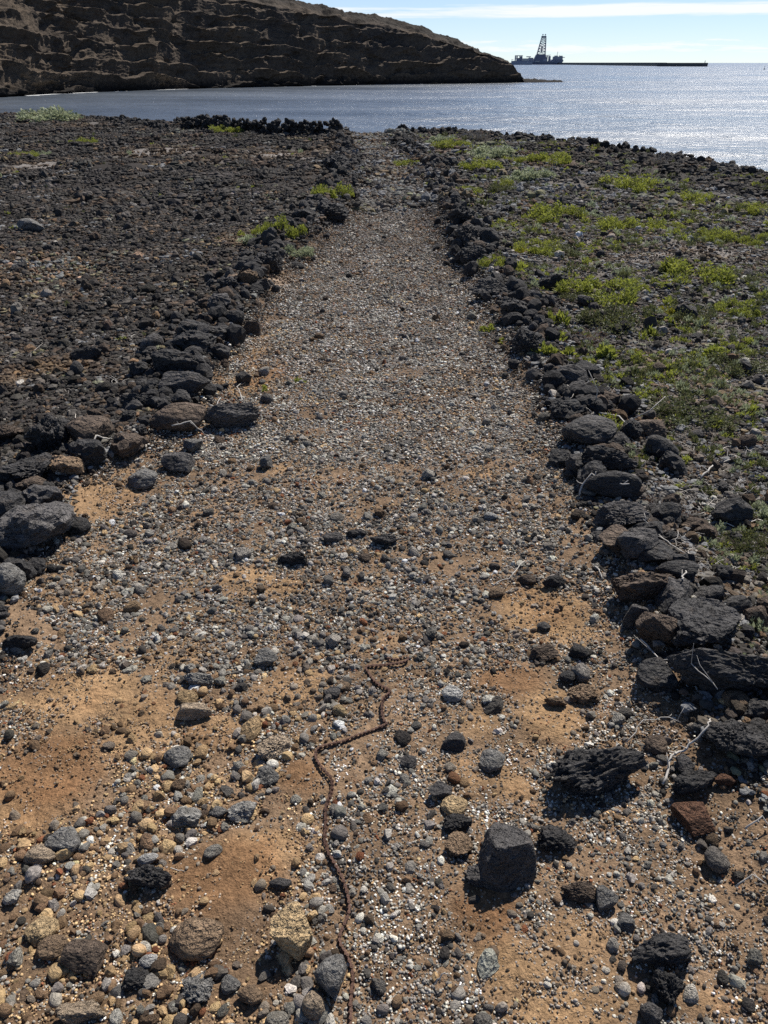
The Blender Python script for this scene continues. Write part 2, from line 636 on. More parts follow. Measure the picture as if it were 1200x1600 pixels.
GROUND = tag(link('ground', sub_mesh('ground', F[~on_path]), M_GROUND), kind='structure')
PATHO = tag(link('path', sub_mesh('path', F[on_path]), M_GROUND), kind='structure')

# ------------------------------------------------------------------ sea
SEA_Z = -6.2
M_SEA, nt, bs, _ = mat('sea_water')
tc = nd(nt, 'ShaderNodeTexCoord').outputs['Object']
mp1 = nd(nt, 'ShaderNodeMapping', {'Vector': tc, 'Rotation': (0, 0, R(25)), 'Scale': (.6, 1.0, 1.0)}).outputs[0]
h1 = noise(nt, mp1, .16, 4, .6)
h2 = noise(nt, mp1, .9, 5, .65)
h3 = noise(nt, mp1, .012, 3, .5)
b0 = bump(nt, noise(nt, mp1, .045, 3, .5), 1.0, 3.0)
b1 = bump(nt, h1, 1.0, 1.5, b0)
b2 = bump(nt, h2, 1.0, .34, b1)
nt.links.new(b2, bs.inputs['Normal'])
sc_ = mixc(nt, mrange(nt, h3, .35, .65, 0, 1), (.072, .087, .108, 1), (.105, .122, .146, 1))
nt.links.new(sc_, bs.inputs['Base Color'])
hs = noise(nt, nd(nt, 'ShaderNodeMapping', {'Vector': tc, 'Scale': (.010, .028, 1)}).outputs[0], 1.0, 4, .6)
nt.links.new(mrange(nt, hs, .35, .65, .17, .36), bs.inputs['Roughness'])
bs.inputs['IOR'].default_value = 1.333
rad = [0, 8, 20, 40, 80, 160, 320, 640, 1280, 3000, 8000, 20000, 45000]
vs, fs = [(0, 0, 0)], []
NS = 96
for k, q in enumerate(rad[1:]):
    for j in range(NS):
        a = 2 * math.pi * j / NS
        vs.append((q * math.cos(a), q * math.sin(a), 0))
for j in range(NS):
    fs.append((0, 1 + j, 1 + (j + 1) % NS))
for k in range(len(rad) - 2):
    for j in range(NS):
        a, b = 1 + k * NS + j, 1 + k * NS + (j + 1) % NS
        fs.append((a, a + NS, b + NS, b))
me = bpy.data.meshes.new('sea')
me.from_pydata(vs, [], fs)
sea = tag(link('sea', me, M_SEA, loc=(0, 0, SEA_Z)), kind='structure')


def at_sea(px, py):
    d = ray(px, py)
    t = (SEA_Z - CAM_Z) / d[2]
    return np.array([d[0] * t, d[1] * t])


# ------------------------------------------------------------------ headland
print('headland')
BASE_PX = [(-420, 186), (-200, 166), (0, 151), (120, 145), (300, 138.5), (450, 135), (600, 132), (720, 130.6), (790, 129.4), (822, 128.6)]
TOP_PX = [(-420, -200), (-200, -130), (0, -75), (200, -45), (330, -22), (430, -4), (480, 7), (520, 13), (545, 20), (565, 23), (600, 30), (640, 39), (680, 53),
          (710, 64), (735, 74), (760, 86), (777, 92), (800, 101), (812, 117), (822, 127.5)]
NU, NVV = 1100, 330
ux = np.concatenate([np.linspace(-420, 0, 180, endpoint=False), np.linspace(0, 822, NU - 180)])
bx = np.array([at_sea(*p) for p in BASE_PX])
bpx = np.array([p[0] for p in BASE_PX])
r_base = np.interp(ux, bpx, np.hypot(bx[:, 0], bx[:, 1]))
th = np.interp(ux, bpx, np.arctan2(bx[:, 0], bx[:, 1]))
# azimuths follow the pixel columns near the horizon
dirs = np.array([ray(q, 110) for q in ux])
th = np.arctan2(dirs[:, 0], dirs[:, 1])
tpx = np.array(TOP_PX, float)
top_y = np.interp(ux, tpx[:, 0], tpx[:, 1])
rt = np.array([ray(a, b) for a, b in zip(ux, top_y)])
tan_el = rt[:, 2] / np.hypot(rt[:, 0], rt[:, 1])
setb = np.interp(ux, [-420, 0, 430, 700, 800, 822], [60, 55, 42, 22, 6, .6])
r_top = r_base + setb
z_top = CAM_Z + r_top * tan_el
Htot = np.maximum(z_top - SEA_Z, .3)
bxy = np.stack([r_base * np.sin(th), r_base * np.cos(th)], -1)
tang = np.gradient(bxy, axis=0)
sl = np.concatenate([[0], np.cumsum(np.hypot(*np.diff(bxy, axis=0).T))])
tang /= np.linalg.norm(tang, axis=1)[:, None]
nrm = np.stack([tang[:, 1], -tang[:, 0]], -1)          # out over the water
v = np.linspace(0, 1, NVV)
VB = 0.86                                              # share of the rows on the cliff face
U_, V_ = np.meshgrid(np.arange(NU), v, indexing='ij')
S_ = np.repeat(sl[:, None], NVV, 1)
brim = .86 + .10 * n2(S_ / 40, S_ * 0, 1, 3, 2.2) + .06 * n2(S_ / 9, S_ * 0, 1, 2, 5.2)
brim = np.clip(brim + .15 * sstep(700, 800, ux)[:, None], .5, .97)
face = np.clip(V_ / VB, 0, 1)
slope = np.clip((V_ - VB) / (1 - VB), 0, 1)
Z_ = (face * brim + slope * (1 - brim)) * Htot[:, None]
Rr = r_base[:, None] + setb[:, None] * (.46 * face ** 1.2 + .54 * slope)
X_ = Rr * np.sin(th)[:, None]
Y_ = Rr * np.cos(th)[:, None]
# beds: undercut ledges with wandering, scalloped lips
P = np.stack([S_, Z_, Rr * .3], -1)
wob = 8.0 * fbm(P / np.array([48., 40., 48.]), 3) + 3.2 * fbm(P / np.array([17., 13., 17.]) + 9, 3) + .06 * S_
ph = fbm(P / np.array([30., 16., 30.]) + 3, 3)
arch = fbm(np.stack([S_ / 9.0 + 1.2 * ph, Z_ / 14.0, S_ * 0 + 7], -1), 3, ridged=True)
scal = 4.6 * arch * np.clip(.5 + 1.6 * fbm(P / 40 + 60, 2), .05, 1.2)
zz = Z_ + wob + scal
per = 4.4
k1 = zz / per + .5 * fbm(P / 20 + 90, 2)
fr = k1 - np.floor(k1)
lid = np.floor(k1)
amp = .5 + 3.2 * np.clip(.5 + fbm(np.stack([S_ / 18, lid * 3.7, S_ * 0], -1), 3) * 2.1, 0, 1)
prof1 = (fr ** 1.7) * np.where(fr > .95, (1 - fr) / .05, 1)
d1 = amp * prof1
k2 = (zz * 1.1 + .9 * fbm(P / 3.5, 2)) / 1.15
f2 = k2 - np.floor(k2)
d2 = .45 * f2 * np.clip(.4 + 1.5 * fbm(P / 15 + 40, 2), 0, 1.2)
cav = np.clip(fbm(P / np.array([7., 4.5, 7.]) + 70, 3) - .06, 0, 1) * 6.0          # weathered hollows
gully = fbm(np.stack([S_ / 13, Z_ / 45, S_ * 0], -1) + 5, 4, ridged=True) * 2.4
rough = fbm(P / 1.5, 3) * .45
tipf = np.interp(ux, [600, 800, 822], [1, .75, .15])[:, None]
D = (d1 + d2 - cav * (face < 1) + gully + rough) * tipf
D = D * (1 - .35 * sstep(0, .2, slope)) * sstep(0, .03, V_)
big = 5.0 * n2(S_ / 60, S_ * 0, 1, 2, 44.) * tipf
X_ = X_ + nrm[:, 0][:, None] * (D + big)
Y_ = Y_ + nrm[:, 1][:, None] * (D + big)
# above the brim the beds step back up the slope: long low risers
Pt = np.stack([S_ * .6 + Rr * .5, Rr * 1.0, S_ * 0], -1)
off = 2.6 * fbm(np.stack([S_ / 40, Rr / 30, Z_ * 0], -1) + 15, 3) + .9 * fbm(np.stack([S_ / 8, Rr / 9, Z_ * 0], -1) + 25, 3)
kt = (Z_ + off) / 2.6
ft = kt - np.floor(kt)
tread = (np.floor(kt) + sstep(.35, .8, ft) ** 2) * 2.6 - off
fs_ = sstep(0, .06, slope) * sstep(0, .05, 1 - slope) * np.minimum(tipf, 1) * np.clip(.55 + 1.6 * fbm(np.stack([S_ / 25, Rr / 18, Z_ * 0], -1) + 33, 3), .1, 1)
Z_ = Z_ * (1 - fs_) + tread * fs_ + sstep(0, .06, slope) * tipf * (1.5 * fbm(np.stack([S_ / 5, Rr / 4, Z_ * 0], -1) + 20, 5, .6) + 2.2 * fbm(np.stack([S_ / 16, Rr / 13, Z_ * 0], -1) + 2, 3, ridged=True))
Z_ = Z_ + (slope > .9) * (.8 * fbm(P / 5.0 + 31, 4, ridged=True)) * tipf + rough * .4
Z_ = Z_ + SEA_Z - .5 * (V_ == 0) - .4 * (1 - face)
# far side of the ridge
back = []
for kx in (1, 2, 3):
    q = np.stack([(r_top + kx * 14) * np.sin(th), (r_top + kx * 14) * np.cos(th), z_top * (1 - kx * .12) - kx * 3.0], -1)
    back.append(q)
HV = np.concatenate([np.stack([X_, Y_, Z_], -1), np.stack(back, 1)], 1)
nv = HV.shape[1]
ii = np.arange(NU - 1)[:, None] * nv + np.arange(nv - 1)[None, :]
HF = np.stack([ii, ii + nv, ii + nv + 1, ii + 1], -1).reshape(-1, 4)
M_HEAD, nt, bs, _ = mat('tuff_cliff')
tc = nd(nt, 'ShaderNodeTexCoord').outputs['Object']
a1 = noise(nt, tc, .06, 5, .6)
a2 = noise(nt, nd(nt, 'ShaderNodeMapping', {'Vector': tc, 'Scale': (.12, .12, .9)}).outputs[0], 1.0, 5, .6)
a3 = noise(nt, tc, 1.1, 6, .7)
c = mixc(nt, mrange(nt, a1, .35, .65), (.070, .056, .045, 1), (.115, .087, .062, 1))
c = mixc(nt, mrange(nt, a2, .5, .66, 0, .6), c, (.040, .033, .028, 1))
f = mrange(nt, a3, .3, .7, .6, 1.4)
c = nd(nt, 'ShaderNodeVectorMath', {0: c, 1: f}, operation='MULTIPLY').outputs[0]
# wave-wetted black foot of the cliff
zsep = nd(nt, 'ShaderNodeSeparateXYZ', {0: nd(nt, 'ShaderNodeNewGeometry').outputs['Position']}).outputs[2]
wet = mrange(nt, nd(nt, 'ShaderNodeMath', {0: zsep, 1: mrange(nt, a3, .2, .8, -1.2, 1.2)}, operation='ADD').outputs[0], SEA_Z + 1.0, SEA_Z + 3.4, 1, 0)
cr = nd(nt, 'ShaderNodeAttribute', attribute_type='GEOMETRY', attribute_name='crust').outputs['Fac']
c = mixc(nt, nd(nt, 'ShaderNodeMath', {0: cr, 1: mrange(nt, a3, .25, .6, 1.0, .78)}, operation='MULTIPLY').outputs[0], c, (.027, .024, .021, 1))
c = mixc(nt, wet, c, (.018, .016, .015, 1))
nt.links.new(c, bs.inputs['Base Color'])
bs.inputs['Roughness'].default_value = .95
bs.inputs['Specular IOR Level'].default_value = .1
nt.links.new(bump(nt, noise(nt, tc, 1.6, 6, .7), .8, .5), bs.inputs['Normal'])
hm_ = mesh_np('headland', HV.reshape(-1, 3), HF)
cr_ = np.concatenate([sstep(-.02, .08, V_ - VB + .05 * fbm(P / 12 + 3, 2)), np.ones((NU, 3))], 1)      # dark cinder crust above the brim
hm_.attributes.new('crust', 'FLOAT', 'POINT').data.foreach_set('value', cr_.astype(np.float32).ravel())
tag(link('headland', hm_, M_HEAD), kind='structure')

# low rock ledge running out from the point
tip = at_sea(812, 128.4)
end = at_sea(884, 128.2)
n = 160
w = np.linspace(0, 1, n)
cv = np.linspace(-1, 1, 15)
A, B = np.meshgrid(w, cv, indexing='ij')
ax = (end - tip)
pr = np.array([-ax[1], ax[0]]) / np.hypot(*ax)
half = 7 * (1 - .75 * A) + 1.5
LX = tip[0] + ax[0] * A + pr[0] * half * B
LY = tip[1] + ax[1] * A + pr[1] * half * B
LZ = SEA_Z + (1 - B * B) * (2.0 - 1.2 * A + 1.6 * n2(LX, LY, .12, 4, 3.) + .8 * n2(LX, LY, .6, 3, 4.)) * np.minimum((1 - A) * 8, 1) - .25
ii = np.arange(n - 1)[:, None] * 15 + np.arange(14)[None, :]
tag(link('rock_shelf', mesh_np('rock_shelf', np.stack([LX, LY, LZ], -1).reshape(-1, 3), np.stack([ii, ii + 15, ii + 16, ii + 1], -1).reshape(-1, 4)), M_HEAD), kind='structure')

# surf along the foot of the cliff
M_FOAM = plain('surf_foam', (.75, .77, .78), .8, var=.15, scale=.6)
fb = MB()
rg = random.Random(4)
shore = bxy + nrm * (big[:, 0] + 2.6)[:, None]
i = 200
while i < NU - 12:
    g = fbm(np.array([[sl[i] / 18, 3.3, 0.]]), 2)[0]
    if g > -.02:
        m_ = rg.randint(5, 22)
        m_ = min(m_, NU - i - 1)
        wv = np.clip(fbm(np.stack([sl[i:i + m_] / 4., sl[i:i + m_] * 0, sl[i:i + m_] * 0 + 8], -1), 3) * 2.6 + .8, .05, 3) * np.sin(np.linspace(.05, 3.09, m_)) * (.7 + 2.2 * max(g, 0))
        pa = [(shore[j][0] - nrm[j][0] * 1.5, shore[j][1] - nrm[j][1] * 1.5, .03) for j in range(i, i + m_)]
        pb = [(shore[j][0] + nrm[j][0] * wv[j - i], shore[j][1] + nrm[j][1] * wv[j - i], .03) for j in range(i, i + m_)]
        k = len(fb.v)
        fb.v += pa + pb
        for j in range(m_ - 1):
            fb.f.append((k + j, k + j + 1, k + m_ + j + 1, k + m_ + j))
        i += m_
    else:
        i += 3
tag(fb.build('surf', M_FOAM, loc=(0, 0, SEA_Z + .02)), 'white surf breaking along the foot of the headland', 'surf', kind='stuff')

# ------------------------------------------------------------------ rocks: shapes
print('rocks')
_ico = {}


def ico(sub):
    if sub not in _ico:
        bm = bmesh.new()
        bmesh.ops.create_icosphere(bm, subdivisions=sub, radius=1)
        v = np.array([q.co[:] for q in bm.verts])
        f = np.array([[q.index for q in fc.verts] for fc in bm.faces])
        bm.free()
        _ico[sub] = (v / np.linalg.norm(v, axis=1)[:, None], f)
    return _ico[sub]


def rock_mesh(name, seed, sub, style, m, base=True, smooth=True):
    rg = np.random.default_rng(seed)
    d, f = ico(sub)
    npl = {'l': 13, 'a': 10, 'r': 14, 'c': 12}[style]
    N = rg.normal(size=(npl, 3))
    N /= np.linalg.norm(N, axis=1)[:, None]
    dist = rg.uniform(.52, .95, npl) if style in 'alc' else rg.uniform(.8, 1.0, npl)
    dot = d @ N.T
    rad = np.where(dot > .05, dist / np.maximum(dot, .05), 9)
    rad = np.concatenate([rad, np.full((len(d), 1), 1.15)], 1)
    sharp = {'l': 20., 'a': 40., 'r': 9., 'c': 14.}[style]
    r = (np.sum(rad ** -sharp, 1)) ** (-1 / sharp)
    o = rg.uniform(0, 90, 3)
    if style == 'l':
        r = r * (1 + .38 * fbm(d * 1.5 + o, 3)) + .24 * fbm(d * 2.6 + o, 5, .62, ridged=True) + .22 * fbm(d * 6 + o, 4, .68) + .07 * fbm(d * 19 + o, 2)
    elif style == 'c':                     # clinker: knobbly, deeply pitted
        r = r * (1 + .5 * fbm(d * 1.7 + o, 3)) + .44 * fbm(d * 2.8 + o, 5, .66, ridged=True) + .24 * fbm(d * 7 + o, 4, .68)
    elif style == 'a':
        r = r * (1 + .12 * fbm(d * 1.4 + o, 2)) + .08 * fbm(d * 4 + o, 5, .62) + .03 * fbm(d * 15 + o, 3)
    else:
        r = r * (1 + .22 * fbm(d * 1.3 + o, 3)) + .12 * fbm(d * 4 + o, 5, .62) + .03 * fbm(d * 14 + o, 2)
    v = d * np.maximum(r, .25)[:, None] * rg.uniform(.85, 1.15, 3)
    lo, hi = v.min(0), v.max(0)
    v = (v - (lo + hi) / 2) / (hi - lo)
    if base:                               # 0..1 stands out of the ground, the rest is buried
        v[:, 2] = (v[:, 2] + .5) * 1.18 - .18
    me = mesh_np(name, v, f, smooth)
    me.materials.append(m)
    return me


HERO = {}
for st, cnt in (('l', 9), ('a', 8), ('r', 7), ('c', 6)):
    HERO[st] = [rock_mesh('rock_' + st, 100 * ord(st) + k, 5 if k < 5 else 4, st, M_ROCK, smooth=st == 'r') for k in range(cnt)]
PIECE = {}
for st, cnt in (('l', 7), ('a', 6), ('r', 7), ('c', 5)):
    PIECE[st] = [rock_mesh('stone_' + st, 100 * ord(st) + 50 + k, 3, st, M_ROCK, smooth=st == 'r') for k in range(cnt)]
PEB = [rock_mesh('pebble', 900 + k, 2, 'raca'[k % 4], M_GRAV, smooth=k % 4 == 0) for k in range(16)]
CHIP = [rock_mesh('chip', 950 + k, 2, 'cal'[k % 3], M_GRAV, smooth=False) for k in range(12)]

CK = {'k': (.058, .055, .054), 'K': (.078, .073, .070), 'g': (.19, .182, .170), 'G': (.31, .295, .27), 'b': (.125, .092, .069), 'B': (.24, .165, .105), 't': (.50, .36, .20),
      'T': (.40, .31, .22), 'r': (.125, .062, .036), 'w': (.42, .41, .39), 'u': (.10, .093, .09)}
_hk = {}


def hero(name, box, style, ck, label, proto=None, spin=None, group=None, dr=.98, sink=0.0):
    x0, y0, x1, y1 = box
    cx, cy = (x0 + x1) / 2, (y0 + y1) / 2
    lift = 0.0
    for _ in range(4):
        x, y, z = at(cx, cy, lift)
        q = ppm(x, y, z + lift)
        w, hp = (x1 - x0) / q, (y1 - y0) / q
        al = math.atan2(CAM_Z - z, math.hypot(x, y))
        d = w * dr
        h = (hp - d * math.sin(al)) / math.cos(al)
        h = min(max(h, .42 * w), 1.0 * w)
        d = min(max((hp - h * math.cos(al)) / math.sin(al), .45 * w), 1.4 * w)
        lift = h / 2
    k = _hk.get(style, 0)
    _hk[style] = k + 1
    lst = HERO[style]
    me = lst[(proto if proto is not None else k) % len(lst)]
    sp = spin if spin is not None else random.choice((0, math.pi)) + random.uniform(-.3, .3)
    o = link(name, me, None, loc=(x, y, z - sink * h), rot=(0, 0, sp), scl=(w, d, h))
    jit = random.uniform(.88, 1.14)
    o.color = (*[c_ * jit for c_ in CK[ck]], 1)
    tag(o, label, 'rock', group)
    HEROPOS.append((x, y, max(w, d) * .5))
    return o


HEROPOS = []
LR, BD, ST = 'lava_rock', 'boulder', 'stone'
for row in [
    # right-hand side of the path, from the camera outwards (style, tint, label)
    (LR, (850, 1150, 1015, 1252), 'c', 'k', 'long twisted black lava rock lying alone on the path beside its right border'),
    (BD, (738, 1272, 836, 1392), 'a', 'u', 'blocky dark grey boulder with a flat top, on bare earth right of the chain', 2, .5),
    (LR, (1105, 1105, 1215, 1198), 'l', 'k', 'rounded black rock cut by the right edge, below the big border slabs'),
    (BD, (1043, 1000, 1215, 1082), 'l', 'k', 'wide low black boulder in the right border, at the edge of the frame'),
    (BD, (1038, 922, 1155, 1030), 'l', 'k', 'largest rough black boulder of the right border, above the wide low one'),
    (BD, (993, 940, 1056, 1022), 'a', 'b', 'brown-grey sharply faceted rock leaning on the largest right border boulder'),
    (ST, (973, 933, 1013, 985), 'a', 'u', 'small grey square block at the path side of the faceted brown rock'),
    (LR, (958, 878, 1062, 942), 'l', 'b', 'brownish knobbly boulder just above the small grey block'),
    (LR, (990, 833, 1060, 892), 'a', 'k', 'black angular boulder beside the flat-faced brown slab'),
    (BD, (934, 815, 1000, 872), 'a', 'b', 'flat-faced brown slab standing in the right border'),
    (LR, (1020, 868, 1096, 916), 'a', 'k', 'dark slanting slab behind the black angular boulder'),
    (LR, (905, 688, 1000, 740), 'c', 'k', 'jagged black lava lump crowning the middle of the right border'),
    (BD, (915, 728, 1002, 780), 'r', 'k', 'smooth rounded black boulder below the jagged crown of the right border'),
    (LR, (930, 778, 1012, 832), 'l', 'u', 'low dark rock between the rounded boulder and the brown slab'),
    (BD, (880, 640, 962, 702), 'r', 'K', 'dark rounded boulder topping the right border beside three smaller blocks'),
    (LR, (860, 618, 912, 660), 'l', 'k', 'black rough rock on the path side above the dark rounded boulder'),
    (ST, (924, 622, 960, 644), 'r', 'k', 'small black rounded stone among pale twigs above the right border'),
    (LR, (968, 650, 1003, 690), 'l', 'k', 'black block pressed against the brownish block with a flat top'),
    (LR, (994, 648, 1038, 690), 'a', 'b', 'brownish block with a flat top standing right of the border'),
    (LR, (895, 560, 937, 594), 'a', 'k', 'black square block standing behind green leaves at the right border'),
    (LR, (800, 508, 852, 556), 'c', 'k', 'jagged black rock in the right border beside two small green tufts'),
    (LR, (833, 426, 892, 452), 'l', 'k', 'flat dark rock in front of the long bright green shrub'),
    (LR, (780, 458, 830, 500), 'l', 'k', 'black rough rock of the right border below the flat-topped outcrop'),
    (LR, (735, 430, 800, 468), 'l', 'K', 'flat-topped dark outcrop at the bend of the right border'),
    (LR, (750, 355, 781, 386), 'r', 'k', 'round black rock standing just outside the right border wall'),
    (LR, (700, 318, 742, 352), 'c', 'k', 'black heap of clinker at the upper right border'),
    (LR, (708, 350, 748, 385), 'c', 'K', 'dark stacked rock under the black heap of clinker'),
    (LR, (716, 380, 760, 412), 'l', 'k', 'low black rock at the foot of the stacked right border'),
    (ST, (1055, 1246, 1116, 1308), 'a', 'r', 'rust-brown stone on gravel under the right border'),
    (ST, (1048, 1204, 1122, 1242), 'l', 'k', 'flat dark stone just above the rust-brown stone'),
    (ST, (1114, 1206, 1152, 1230), 'r', 'r', 'small orange-brown stone below the round black rock at the right edge'),
    (ST, (1130, 1072, 1172, 1112), 'r', 'B', 'small tan stone wedged under the wide low black boulder'),
    (ST, (1008, 1145, 1044, 1182), 'r', 'b', 'small brown round stone beside a white dead branch'),
    (LR, (983, 1448, 1082, 1516), 'c', 'k', 'lumpy black lava knob in the lower right corner'),
    (LR, (1022, 1508, 1066, 1574), 'c', 'k', 'narrow black ridge of lava running down from the lumpy knob'),
    (LR, (1000, 1558, 1036, 1604), 'r', 'u', 'dark round stone at the bottom edge below the lava ridge'),
    (LR, (840, 1284, 902, 1332), 'c', 'k', 'black crumbly rock right beside the blocky flat-topped boulder'),
    (ST, (876, 1374, 932, 1412), 'l', 'b', 'brown-black half-buried stone on sandy earth below the crumbly rock'),
    (ST, (930, 1380, 966, 1422), 'a', 'g', 'grey pointed stone beside the brown-black half-buried stone'),
    (ST, (960, 1424, 992, 1456), 'a', 'g', 'pale grey-green chipped stone above the lumpy lava knob'),
    (ST, (888, 1062, 936, 1104), 'c', 'B', 'tan-brown lumpy stone on earth left of the right border'),
    (ST, (874, 1044, 898, 1070), 'r', 'k', 'small black stone touching the tan-brown lumpy stone'),
    (ST, (890, 1000, 920, 1032), 'r', 'k', 'black round stone below the large tan earth patch'),
    (ST, (828, 1004, 872, 1038), 'l', 'b', 'dark stone with brown underside at the lower end of the tan earth patch'),
    (ST, (850, 1084, 886, 1106), 'l', 'B', 'brown flat stone in front of the tan-brown lumpy stone'),
    (ST, (838, 968, 862, 988), 'a', 'u', 'small pointed dark stone sitting on the tan earth patch'),
    (ST, (846, 896, 884, 920), 'l', 'k', 'black lump above the tan earth patch, near the border'),
    (ST, (808, 895, 838, 916), 'r', 'b', 'dark brown round stone above the tan earth patch'),
    (ST, (762, 914, 792, 936), 'r', 'B', 'reddish-brown egg-shaped stone left of the tan earth patch'),
    # the path
    (ST, (424, 1406, 490, 1496), 'a', 't', 'yellow-tan faceted rock on bare earth left of the chain'),
    (ST, (490, 1484, 541, 1562), 'a', 'g', 'long grey-brown rock leaning against the chain near the bottom'),
    (ST, (472, 1544, 510, 1592), 'r', 'T', 'tan-grey stone tucked under the long grey-brown rock'),
    (ST, (262, 1430, 348, 1502), 'r', 'B', 'half-buried brown and grey stone on earth at the lower left'),
    (LR, (192, 1348, 270, 1390), 'c', 'k', 'black jagged lava stone on the lower left gravel'),
    (ST, (98, 1460, 164, 1520), 'a', 'b', 'dark brown pitted stone at the lower left'),
    (ST, (40, 1424, 90, 1476), 'r', 't', 'yellow-tan lumpy stone near the lower left edge'),
    (ST, (60, 1456, 106, 1500), 'r', 'B', 'brown lumpy stone below the yellow-tan one near the left edge'),
    (ST, (38, 1314, 86, 1354), 'r', 'T', 'tan smooth stone with pale face, left edge below the bare earth'),
    (ST, (74, 1288, 128, 1336), 'a', 'g', 'dark grey chunky stone right behind the tan smooth stone'),
    (ST, (274, 1090, 332, 1126), 'a', 'T', 'tan wedge-shaped stone with layered side, left part of the path'),
    (ST, (254, 1162, 298, 1204), 'r', 'g', 'dark grey dome-shaped stone below the tan wedge'),
    (ST, (264, 1254, 314, 1294), 'l', 'G', 'grey lumpy stone left of its smaller twin on the path'),
    (ST, (354, 1250, 404, 1288), 'l', 'G', 'grey-tan lumpy stone halfway between the grey lump and the chain'),
    (ST, (326, 1256, 356, 1280), 'r', 'g', 'small grey round stone between the two grey lumps'),
    (ST, (400, 1146, 454, 1192), 'c', 'T', 'tan jagged stone left of the bend in the chain'),
    (ST, (398, 1192, 436, 1230), 'l', 'g', 'grey rough stone under the tan jagged stone'),
    (ST, (286, 1042, 336, 1076), 'l', 'G', 'flat grey stone at the left above the tan wedge'),
    (ST, (400, 1008, 436, 1044), 'a', 'g', 'dark grey shield-shaped stone, upper left of the chain end'),
    (ST, (690, 1066, 724, 1098), 'r', 'w', 'pale grey egg-shaped stone right of the chain end'),
    (ST, (688, 1140, 728, 1174), 'a', 'u', 'dark brown-grey stone right of the chain in the middle'),
    (ST, (748, 1166, 792, 1208), 'a', 'g', 'grey tilted stone with a lit top on bare earth'),
    (ST, (668, 1218, 708, 1250), 'a', 'u', 'dark pointed stone above the tan stone with a hollow'),
    (ST, (688, 1240, 730, 1278), 'r', 't', 'tan stone with a hollow, above the blocky boulder'),
    (ST, (694, 1296, 740, 1342), 'l', 'B', 'brown rough stone touching the left side of the blocky boulder'),
    (ST, (692, 1268, 740, 1304), 'c', 'k', 'black clinker stone between tan hollow stone and blocky boulder'),
    (ST, (728, 1346, 782, 1390), 'l', 'u', 'dark rounded stone in the shade of the blocky boulder'),
    (ST, (624, 1176, 652, 1204), 'r', 'u', 'round dark grey stone right of the chain on fine gravel'),
    (ST, (506, 1070, 532, 1094), 'r', 'u', 'dark rounded stone on earth left of the chain end'),
    (ST, (524, 1060, 548, 1082), 'r', 'B', 'brown-topped stone just behind the dark rounded one near the chain end'),
    (LR, (284, 1514, 336, 1568), 'c', 'g', 'knobbly dark grey stone at the bottom left of the path'),
    (ST, (345, 1520, 376, 1552), 'r', 'g', 'dark grey cube-like stone right of the knobbly one'),
    (ST, (370, 1538, 412, 1570), 'r', 'B', 'brown block beside the dark cube-like stone'),
    (LR, (192, 1508, 238, 1546), 'c', 'k', 'black crumbly stone at the bottom left under a pale blue pebble'),
    (ST, (88, 1556, 166, 1602), 'l', 'T', 'pale grey-tan flat rock at the bottom left edge'),
    (ST, (214, 1330, 248, 1354), 'r', 'w', 'pale grey stone right behind the black jagged lava stone'),
    (ST, (216, 1490, 246, 1514), 'r', 'w', 'pale blue-grey pebble above the black crumbly stone'),
    (ST, (420, 1366, 456, 1392), 'r', 'u', 'small dark pebble lying on bare orange earth'),
    (ST, (504, 828, 536, 850), 'r', 'u', 'left stone of the short row across the middle of the path'),
    (ST, (540, 822, 572, 842), 'l', 'u', 'middle stone of the short row across the middle of the path'),
    (ST, (578, 832, 622, 854), 'l', 'K', 'right and darkest stone of the short row across the path'),
    (LR, (434, 858, 482, 884), 'c', 'k', 'black clinker lump left of the short row of stones'),
    (ST, (755, 796, 778, 814), 'r', 'w', 'light grey stone on the upper path toward the right border'),
    (ST, (558, 862, 580, 880), 'r', 'b', 'dark brown round pebble below the short row of stones'),
    # left border
    (BD, (-20, 756, 108, 872), 'l', 'u', 'largest dark boulder of the left border, cut by the left edge'),
    (BD, (-20, 868, 36, 938), 'r', 'g', 'grey rounded boulder under the largest left boulder'),
    (LR, (42, 636, 112, 712), 'c', 'k', 'jagged black lava crag in the left border above the largest boulder'),
    (LR, (104, 640, 172, 702), 'a', 'b', 'dark brown slab leaning right of the jagged black crag'),
    (LR, (78, 698, 132, 748), 'l', 'B', 'reddish-brown rough rock above the largest left boulder'),
    (LR, (-15, 652, 36, 694), 'l', 'b', 'dark brown rock at the left edge beside the jagged crag'),
    (LR, (0, 700, 80, 764), 'c', 'k', 'black broken rock heap right on top of the largest left boulder'),
    (LR, (104, 802, 142, 836), 'r', 'k', 'black rounded rock at the right foot of the largest left boulder'),
    (BD, (232, 624, 322, 678), 'r', 'b', 'broad rounded brown-black boulder in the middle of the left border'),
    (LR, (312, 620, 408, 672), 'l', 'u', 'low wide dark rock right of the broad rounded boulder'),
    (ST, (200, 726, 246, 766), 'r', 'g', 'grey rounded block on the path side of the left border'),
    (ST, (254, 698, 302, 742), 'a', 'u', 'dark pyramid-shaped stone beside the grey rounded block'),
    (ST, (286, 680, 318, 712), 'a', 'g', 'grey tilted slab behind the dark pyramid-shaped stone'),
    (ST, (404, 708, 424, 736), 'a', 'g', 'small upright wedge of stone standing alone on the path'),
    (LR, (268, 508, 338, 554), 'c', 'k', 'black crag in the left border above the flat slab'),
    (LR, (235, 548, 316, 582), 'l', 'k', 'dark overhanging rock under the black crag of the left border'),
    (LR, (250, 582, 330, 612), 'a', 'u', 'flat dark slab with a pale top in the left border'),
    (LR, (186, 608, 246, 642), 'c', 'k', 'black rough rock left of the broad rounded boulder'),
    (LR, (352, 482, 382, 512), 'r', 'k', 'black round rock of the left border beside its brown neighbour'),
    (LR, (378, 496, 408, 526), 'a', 'b', 'brown-black angular rock right of the black round one'),
